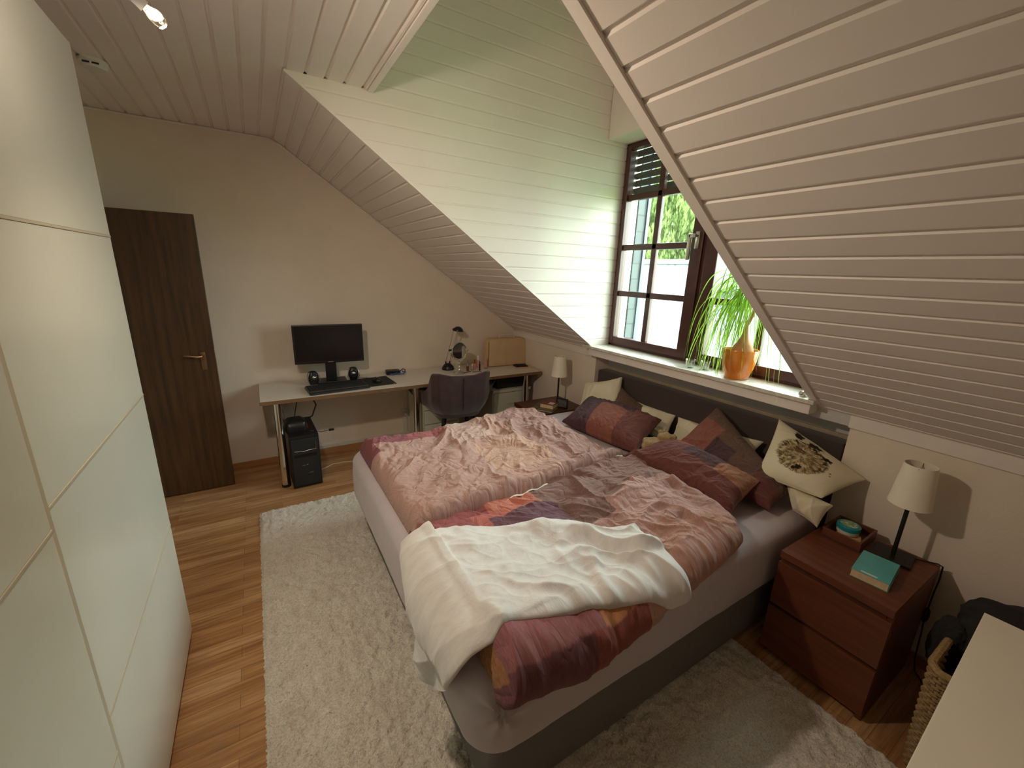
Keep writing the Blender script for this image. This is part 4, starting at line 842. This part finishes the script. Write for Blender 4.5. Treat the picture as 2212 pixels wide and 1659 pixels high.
# ------------------------------------------------------------------ chair
def chair():
    t = thing('armchair', 'purple velvet shell chair with black legs pushed up to the desk', 'chair', (1.515, 3.46, 0), -.16)
    m = N('purple_velvet'); v_ = m.coord(); f = m.noise(v_, 14, 4); m.base(m.ramp(f, [(.3, srgb(58, 35, 37)), (.7, srgb(80, 52, 54))])); m.b.inputs['Roughness'].default_value = .9; m.b.inputs['Sheen Weight'].default_value = .6; m.bump(m.noise(v_, 300), .2, .002)
    # plan path of the shell: flat back, turning at the corners into arms that flare outwards
    key = [(0, -.235), (.10, -.235), (.20, -.215), (.245, -.16), (.262, -.08), (.305, .01), (.375, .085), (.43, .12)]
    kz = [.825, .828, .850, .842, .70, .610, .640, .680]; kb = [.0, .0, .0, .0, .0, .05, .15, .25]
    kd = np.r_[0, np.cumsum([math.dist(key[i], key[i+1]) for i in range(7)])]; nu, nv = 97, 30; V = []
    for i in range(nu):
        a = -1+2*i/(nu-1); q_ = abs(a)*kd[-1]; sg = 1 if a > 0 else -1
        px, py, top, lift = (float(np.interp(q_, kd, c_)) for c_ in ([k[0] for k in key], [k[1] for k in key], kz, kb))
        for j in range(nv):
            q = j/(nv-1); z = (.395+lift)+(top-.395-lift)*q; nar = math.sin(min(q*2.1, 1)*PI/2)**.55; k = .55*(1-nar)
            x = px*(1-k)*(1+.05*q); y = py*(1-k)-(.05*q if py < 0 else 0)
            if q == 0: x *= .9; y *= .9
            V.append((sg*x, y, z))
    V = np.array(V); o = raw('shell', V, grid_faces(nu, nv), m.m, t, True)
    so_ = o.modifiers.new('t', 'SOLIDIFY'); so_.thickness = .03; so_.offset = 0; ss_ = o.modifiers.new('s', 'SUBSURF'); ss_.levels = 1; ss_.render_levels = 1
    MB().loft([(-.21, .21, -.19, .22, .12, .405), (-.23, .23, -.20, .24, .13, .44), (-.21, .21, -.18, .23, .12, .475), (-.12, .12, -.1, .14, .08, .485)]).build('seat_cushion', m.m, t)
    MB().tube([(.0, -.299, .80), (.0, -.294, .7), (0, -.283, .6), (0, -.27, .50)], .0035, 6).build('back_seam', M['blackm'], t)
    for sx_ in (-1, 1):
        for sy in (-1, 1): MB().tube([(sx_*.13, sy*.12, .41), (sx_*.205, sy*.20, 0)], [.022, .012], 12).build('leg', M['black'], t)
chair()
# ------------------------------------------------------------------ bedside tables
def bedside(loc, mt, label):
    t = thing('bedside_table', label, 'bedside table', loc); D, H_ = .51, .40
    b = MB().box(-D/2, D/2, -H_/2, H_/2, .515, .55, .002).box(-D/2+.02, D/2, -H_/2, -H_/2+.022, 0, .515, .001).box(-D/2+.02, D/2, H_/2-.022, H_/2, 0, .515, .001).box(D/2-.012, D/2, -H_/2+.02, H_/2-.02, .02, .515).box(-D/2+.03, D/2, -H_/2+.02, H_/2-.02, .02, .04)
    b.build('carcass', mt, t)
    for z0_, z1_ in ((.035, .262), (.278, .495)):
        MB().box(-D/2, -D/2+.018, -H_/2, H_/2, z0_, z1_, .0015).build('drawer_front', mt, t)
    MB().box(-D/2+.016, -D/2+.024, -H_/2+.022, H_/2-.022, .04, .515).build('drawer_box', M['darkbrown'], t)
    return t
bedside((2.145, .505, 0), M['redbrown'], 'red-brown two drawer bedside table on the near side of the bed')
bedside((2.185, 2.862, 0), M['darkbrown'], 'dark brown bedside table on the far side of the bed by the desk')
def table_lamp(loc, rz, label):
    t = thing('table_lamp', label, 'lamp', loc, rz)
    MB().box(-.068, .068, -.068, .068, 0, .012, .002).build('base', M['darkmetal'], t)
    MB().tube([(0, 0, .012), (0, 0, .33)], .008, 12).build('pole', M['black'], t)
    MB().lathe([(.073, .262), (.0715, .265), (.054, .445), (.0525, .445), (.0695, .263)], (0, 0, 0), 40, None, False).build('lamp_shade', M['shade'], t)
    MB().lathe([(.0001, .30), (.016, .30), (.016, .34), (.0001, .35)], (0, 0, 0), 12).tube([(-.055, 0, .44), (0, 0, .335), (.055, 0, .44)], .0015, 5).build('bulb_holder', M['black'], t)
    return t
t = table_lamp((2.292, .437, .55), .12, 'white shaded table lamp on the near red-brown bedside table')
def wl(*pts):
    c, s_ = math.cos(-.12), math.sin(-.12); out = []
    for x, y, z in pts: dx, dy = x-2.292, y-.437; out.append((c*dx-s_*dy, s_*dx+c*dy, z-.55))
    return out
MB().tube(wl((2.345, .385, .556), (2.375, .345, .555), (2.398, .315, .555), (2.412, .300, .545), (2.414, .297, .48), (2.402, .298, .42), (2.40, .298, .37), (2.40, .298, .28), (2.402, .292, .20), (2.41, .285, .06), (2.40, .27, .006), (2.33, .21, .006)), .003, 7).build('cord', M['black'], t)
MB().tube(wl((2.40, .298, .335), (2.40, .298, .325), (2.40, .298, .30), (2.40, .298, .275), (2.40, .298, .262)), [.005, .011, .013, .011, .005], 12).build('cord_switch', M['black'], t)
table_lamp((2.285, 2.875, .55), .3, 'white shaded table lamp on the far dark brown bedside table')
# objects on the near bedside table
NZ = .55
ty = thing('wooden_tray', 'square brown wooden tray holding a cream jar on the near bedside table', 'tray', (2.285, .60, NZ), .03)
MB().box(-.10, .10, -.075, .075, 0, .008, .001).build('tray_floor', M['darkbrown'], ty)
for a in ((-.10, -.09, -.075, .075), (.09, .10, -.075, .075), (-.09, .09, -.075, -.065), (-.09, .09, .065, .075)): MB().box(*a, .008, .045, .001).build('tray_side', M['redbrown'], ty)
o = MB().box(-.045, .045, -.022, .022, 0, .014, .002).build('wooden_block', pm('pale_wood', srgb(206, 168, 116), .6, var=.12, vs=60, scale=(1, 12, 1))); o.location = (2.262, .592, NZ+.008); o.rotation_euler = (0, 0, -1.2); tag(o, 'pale grooved wooden block under the blue lidded jar in the tray', 'wooden block')
jr = thing('cream_jar', 'round white cream jar with turquoise lid in the wooden tray', 'jar', (2.275, .605, NZ+.0225))
MB().lathe([(.036, 0), (.042, .006), (.044, .026), (.0001, .028)], (0, 0, 0), 32).build('jar_body', pm('white_plastic', srgb(226, 222, 206), .3), jr)
MB().lathe([(.0455, .024), (.046, .027), (.046, .043), (.042, .047), (.0001, .047)], (0, 0, 0), 36).build('lid', pm('turquoise_plastic', srgb(40, 150, 166), .3), jr)
m = N('leafy_lid_print'); f = m.noise(m.coord(), 40, 3); m.base(m.ramp(f, [(.38, srgb(226, 232, 220)), (.5, srgb(110, 156, 70)), (.62, srgb(214, 226, 214))])); m.b.inputs['Roughness'].default_value = .3
MB().lathe([(.034, .0472), (.034, .0478), (.0001, .0478)], (0, 0, 0), 32).build('lid_label', m.m, jr)
def book(par, w_, l, th, cov, rot=0, band=None, page=None):
    MB().box(-w_/2+.003, w_/2-.002, -l/2+.002, l/2-.002, .0015, th-.0015).build('pages', page or M['paper'], par)
    b = MB().box(-w_/2, w_/2, -l/2, l/2, 0, .0015).box(-w_/2, w_/2, -l/2, l/2, th-.0015, th).box(-w_/2, -w_/2+.0015, -l/2, l/2, 0, th); b.build('cover', cov, par)
teal = pm('turquoise_cover', srgb(92, 176, 182), .45, var=.12, vs=14)
bk = thing('paperback_book', 'thick turquoise paperback lying on the near red-brown bedside table', 'book', (2.078, .432, NZ), math.radians(97))
book(bk, .122, .195, .034, teal)
MB().box(-.02, .032, .080, .090, .0341, .0344).build('title_label', pm('white_label', srgb(210, 222, 220), .5), bk)
# objects on the far bedside table
o = thing('magazine', 'flat pale magazine under the red book on the far bedside table', 'magazine', (2.13, 2.83, NZ), -1.0)
MB().box(-.10, .10, -.135, .135, 0, .006, .0005).build('cover', pm('magazine_cover', srgb(190, 184, 160), .4, var=.6, vs=30), o); MB().box(-.099, .099, -.134, .134, .006, .0115, .0005).build('pages', pm('magazine_back', srgb(96, 84, 66), .4, var=.8, vs=40), o)
o = thing('thick_paperback', 'thick paperback with dark red cover on the far bedside table', 'book', (2.16, 2.81, NZ+.0118), -1.05)
book(o, .125, .19, .036, pm('dark_red_cover', srgb(112, 28, 34), .35, var=.5, vs=40))
MB().box(.0, .05, -.07, -.01, .0362, .0366).build('title_label', M['white'], o)
o = thing('photo_frame', 'small dark photo frame beside the lamp on the far bedside table', 'photo frame', (2.24, 2.745, NZ), .5)
b = MB().box(-.012, .0, -.055, .055, 0, .012).box(-.012, .0, -.055, .055, .078, .09).box(-.012, .0, -.055, -.043, .012, .078).box(-.012, .0, .043, .055, .012, .078); b.build('frame_border', M['black'], o)
MB().box(-.008, -.004, -.043, .043, .012, .078).build('photo', pm('faded_photo', srgb(96, 100, 98), .3, var=.4, vs=40), o); MB().tube([(0, 0, .06), (.035, 0, .003)], .004, 6).build('easel_back', M['black'], o)
# ------------------------------------------------------------------ plant and things on the sill
PX, PY = 2.452, 1.362
pp = thing('potted_ponytail_palm', 'ponytail palm in an orange glazed pot on the window sill', 'potted plant', (PX, PY, ZS))
m = N('orange_glaze'); f = m.noise(m.coord((1, 1, .4)), 16, 5); m.base(m.ramp(f, [(.3, srgb(196, 100, 20)), (.7, srgb(228, 142, 50))])); m.b.inputs['Roughness'].default_value = .22; m.b.inputs['Coat Weight'].default_value = .4
MB().lathe([(.060, 0), (.066, .006), (.086, .07), (.096, .13), (.099, .172), (.097, .178), (.091, .176), (.088, .14), (.0001, .14)], (0, 0, 0), 48).build('pot', m.m, pp)
MB().lathe([(.09, .15), (.05, .156), (.0001, .158)], (0, 0, 0), 30, None, False).build('soil', pm('soil', srgb(92, 66, 46), 1., var=.4, vs=80, bump=.8, bs=90), pp)
bark = pm('corky_bark', srgb(176, 132, 92), .9, var=.25, vs=30, bump=.6, bs=60, scale=(1, 1, .3))
MB().lathe([(.055, .145), (.062, .165), (.052, .195), (.034, .225), (.022, .25), (.017, .27)], (.0, -.01, 0), 24).tube([(0, -.01, .265), (.005, -.005, .32), (.0, -.03, .38), (-.01, -.045, .43), (-.005, -.035, .48), (0, -.03, .52)], [.017, .012, .011, .011, .012, .016], 12).build('stem', bark, pp)
def ribbons(spec, name, par):
    v = []; f = []
    for pts, w0 in spec:
        o_ = len(v); n_ = len(pts)
        for i, p in enumerate(pts):
            t = (pts[min(i+1, n_-1)]-pts[max(i-1, 0)]).normalized(); q = i/(n_-1); w_ = w0*(math.sin(PI*min(.12+q*.95, .985))**.7)
            sd = t.cross(Vector((.35, .2, 1))).normalized(); nr = sd.cross(t).normalized()
            v += [p-sd*w_/2, p+nr*w_*.16, p+sd*w_/2]
        for i in range(n_-1):
            a = o_+3*i; f += [(a, a+1, a+4, a+3), (a+1, a+2, a+5, a+4)]
    return raw(name, v, f, M['leaf'], par, True)
rr = random.Random(5); spec = []
C0 = Vector((0, -.03, .52))
for k in range(120):
    big = k < 88
    ty_ = (rr.uniform(.03, .17) if k < 50 else rr.uniform(.12, .40) if k < 78 else rr.uniform(-.26, .0)) if big else rr.uniform(-.13, .17)
    tx_ = rr.uniform(-.16, .07); rise = rr.uniform(.03, .30) if big else rr.uniform(0, .04); drop = rr.uniform(.36, .95) if big else rr.uniform(.25, .62)
    curl = rr.uniform(-.10, .10); pts = []; n_ = 24; ph = rr.uniform(0, 6); am = rr.uniform(.004, .012); pw = rr.uniform(1.2, 1.9)
    for i in range(n_):
        q = i/(n_-1); hy = ty_*(1-(1-q)**2.2)+curl*q*q; hx = tx_*(1-(1-q)**2)+.03*math.sin(ph)*q*q
        z = rise*math.sin(min(q*2.6, PI))-drop*max(0, q-.08)**pw
        p = C0+Vector((hx+am*math.sin(q*8+ph), hy+am*math.cos(q*6+ph), z))
        p.x = min(p.x, .092); p.x = max(p.x, -.19)
        rad = math.hypot(p.x, p.y)
        if p.z < .185 and rad < .112: s_ = .112/max(rad, .02); p.x *= s_; p.y *= s_; p.x = min(p.x, .095)
        if p.x+PX > 2.335: p.z = max(p.z, .008+.006*math.sin(ph))
        pts.append(p)
    spec.append((pts, rr.uniform(.0035, .009)))
ribbons(spec, 'leaves', pp)
def cup(x, y, label):
    t = thing('tealight_glass', label, 'glass', (x, y, ZS)); MB().lathe([(.0001, .002), (.022, .002), (.030, .052), (.032, .056), (.034, .056), (.024, 0), (.0001, 0)], (0, 0, 0), 32, None, False).build('glass_cup', M['cupglass'], t)
cup(2.43, 1.668, 'small clear glass on the window sill, further from the plant pot')
cup(2.47, 1.585, 'small clear glass on the window sill, nearest the plant pot')
o = MB().lathe([(.014, -.02), (.014, .02), (.007, .02), (.007, -.02), (.014, -.02)], (2.40, .965, ZS+.0145), 20, Matrix.Rotation(PI/2, 3, 'Y'), False).build('metal_tube', M['alu']); tag(o, 'short silver tube lying at the right end of the window sill', 'tube')
# ------------------------------------------------------------------ ceiling lamp, smoke detector
cl = thing('ceiling_lamp', 'grey ceiling lamp arm with a small lit clear bulb', 'ceiling lamp', (-.24, 1.30, ZC))
def loc_(p): return Vector(p)-Vector((-.24, 1.30, ZC))
MB().lathe([(.06, -.022), (.06, 0)], (0, 0, 0), 28).build('ceiling_plate', M['alu'], cl)
MB().tube([loc_(p) for p in ((-.24, 1.30, ZC-.02), (-.24, 1.30, 2.50), (-.235, 1.33, 2.40), (-.215, 1.37, 2.33), (-.19, 1.40, 2.297))], .006, 10).build('arm', pm('grey_arm', srgb(170, 166, 160), .4, .5), cl)
ax = (Vector((-.125, 1.43, 2.25))-Vector((-.19, 1.40, 2.297))).normalized(); p0 = Vector((-.19, 1.40, 2.297))
hs_ = MB().tube([loc_(p0), loc_(p0+ax*.012), loc_(p0+ax*.055)], [.008, .0115, .0125], 16).build('bulb_socket', pm('grey_socket', srgb(170, 166, 160), .4, .3), cl)
Rq = ax.to_track_quat('Z', 'Y').to_matrix()
gb = MB().lathe([(.0085, 0), (.010, .006), (.0155, .016), (.017, .025), (.0155, .034), (.010, .041), (.0001, .0435)], loc_(p0+ax*.056), 24, Rq, False).build('bulb', glass_mat('bulb_glass', (1, .97, .9, 1), .3, .05), cl)
fl_ = MB().tube([loc_(p0+ax*(.060+.001*k))+Rq @ Vector((.0045*math.cos(k*.9), .0045*math.sin(k*.9), 0)) for k in range(24)], .0009, 5).build('filament', emit('glowing_filament', (1, .78, .45), 60), cl)
sd_ = thing('smoke_detector', 'round white smoke detector on the ceiling above the door', 'smoke detector', (-.555, 3.06, ZC))
MB().lathe([(.055, 0), (.055, -.012), (.050, -.018), (.050, -.028), (.044, -.036), (.0001, -.038)], (0, 0, 0), 36).build('housing', M['white'], sd_)
MB().box(-.03, -.004, -.0515, -.046, -.0265, -.0195).box(.004, .03, -.0515, -.046, -.0265, -.0195).build('vent_slot', M['black'], sd_)
# ------------------------------------------------------------------ chest of drawers, basket, black bag
ch = thing('chest_of_drawers', 'white chest of drawers in the near right corner', 'chest of drawers', (1.365, -.156, 0), .04)
MB().box(-.40, .40, -.25, .25, .75, .78, .0015).build('top_panel', M['white2'] if 'white2' in M else pm('white_chest_top', srgb(242, 234, 220), .45, var=.01), ch)
MB().box(-.398, .398, -.248, .225, .0, .75, .001).build('carcass', M['white'], ch)
for k in range(3): MB().box(-.396, .396, .228, .247, .03+k*.24, .255+k*.24, .0015).build('drawer_front', M['white'], ch)
bs = thing('wicker_basket', 'woven wicker basket standing between the white chest and the wall', 'basket', (2.035, -.035, 0))
m = N('woven_rush'); v_ = m.coord(); wv = m.n('TexBrick', offset=.5); mp = m.n('Mapping'); mp.inputs['Rotation'].default_value = (PI/2, 0, 0); m.l(v_, mp.inputs[0]); m.l(mp.outputs[0], wv.inputs['Vector'])
for k, x in (('Scale', 1.), ('Mortar Size', .003), ('Brick Width', .03), ('Row Height', .014)): wv.inputs[k].default_value = x
wv.inputs['Color1'].default_value = srgb(176, 146, 104); wv.inputs['Color2'].default_value = srgb(206, 178, 134); wv.inputs['Mortar'].default_value = srgb(50, 34, 20)
m.base(wv.outputs['Color']); m.b.inputs['Roughness'].default_value = .9; M['rush'] = m.m
# woven wall: rows of rounded strands that pass in front of and behind the stakes
v = []; f = []; NR, NC = 30, 168
def rim(t_, sc_, r=.045, hx=.20, hy=.215):
    per = np.array([(hx, y) for y in np.linspace(-hy+r, hy-r, 30)]+[(hx-r+r*math.cos(a), hy-r+r*math.sin(a)) for a in np.linspace(0, PI/2, 12)]+[(x, hy) for x in np.linspace(hx-r, -hx+r, 30)]+[(-hx+r-r*math.sin(a), hy-r+r*math.cos(a)) for a in np.linspace(0, PI/2, 12)]+[(-hx, y) for y in np.linspace(hy-r, -hy+r, 30)]+[(-hx+r-r*math.cos(a), -hy+r-r*math.sin(a)) for a in np.linspace(0, PI/2, 12)]+[(x, -hy) for x in np.linspace(-hx+r, hx-r, 30)]+[(hx-r+r*math.sin(a), -hy+r-r*math.cos(a)) for a in np.linspace(0, PI/2, 12)])
    k = (t_*len(per)) % len(per); i = int(k); w_ = k-i; p = per[i]*(1-w_)+per[(i+1) % len(per)]*w_; return p*sc_
wk = MB()
for r_ in range(NR):
    z = .012+r_*.0145; s0_ = .90+.10*(r_/NR)**.8; pts = []
    for c_ in range(NC+1):
        p = rim(c_/NC, s0_); n_ = p/np.linalg.norm(p); o_ = .005*math.cos(c_*PI/2+(r_ % 2)*PI); pts.append((p[0]+n_[0]*o_, p[1]+n_[1]*o_, z))
    wk.tube(pts, .0075, 6, False)
wk.build('woven_wall', M['rushplain'] if 'rushplain' in M else pm('rush', srgb(158, 130, 92), .9, var=.3, vs=60), bs)
wk = MB()
for c_ in range(0, NC, 2):
    p = rim(c_/NC, .90); q = rim(c_/NC, 1.0); wk.tube([(p[0], p[1], 0), (q[0], q[1], .445)], .004, 5)
wk.build('stakes', pm('dark_stakes', srgb(78, 56, 36), .9), bs)
MB().tube([(*rim(c_/84, 1.0), .452+.002*math.sin(c_*2)) for c_ in range(85)], .013, 8, False).build('rim', pm('rush_rim', srgb(160, 130, 88), .9, var=.3, vs=80, bump=.6, bs=120), bs)
MB().loft([(-.14, .14, -.17, .17, .06, .005), (-.14, .14, -.17, .17, .06, .012)]).build('basket_floor', M['blackm'], bs)
bg_ = thing('black_bag', 'crumpled black cloth bag lying on the wicker basket against the wall', 'bag', (2.18, -.02, .46))
def lump(name, loc, r, par, mat_, seed, sub=5, amp=.10):
    bm = bmesh.new(); bmesh.ops.create_icosphere(bm, subdivisions=sub, radius=1); co = np.array([p.co[:] for p in bm.verts])
    k = 1+amp*fbm(co[:, 0]*1.6+seed, co[:, 1]*1.6+co[:, 2], 3)+amp*.5*wrinkle(co[:, 0]+co[:, 2], co[:, 1], 2.2, .4, 2, seed)
    sg = np.sign(co)*np.abs(co)**.75
    for p, q, kk in zip(bm.verts, sg, k): p.co = Vector((q[0]*r[0]*kk, q[1]*r[1]*kk, q[2]*r[2]*kk))
    me = bpy.data.meshes.new(name); bm.to_mesh(me); bm.free(); me.polygons.foreach_set('use_smooth', [True]*len(me.polygons)); o = link(name, me, mat_, par); o.location = loc; return o
bl = pm('black_cloth', srgb(34, 32, 34), .95, var=.2, vs=20, bump=.4, bs=80)
lump('bag_body', (.04, -.02, .02), (.20, .23, .085), bg_, bl, 3)
lump('bag_flap', (-.06, .205, -.06), (.075, .05, .10), bg_, bl, 9)
MB().box(.10, .16, -.19, -.13, .10, .112, .003).tube([(.06, .12, .085), (.10, -.02, .105), (.12, -.16, .10)], .009, 8).build('bag_strap', M['black'], bg_)
MB().box(.16, .19, -.20, -.10, .095, .101, .002).build('buckle', M['alu'], bg_)
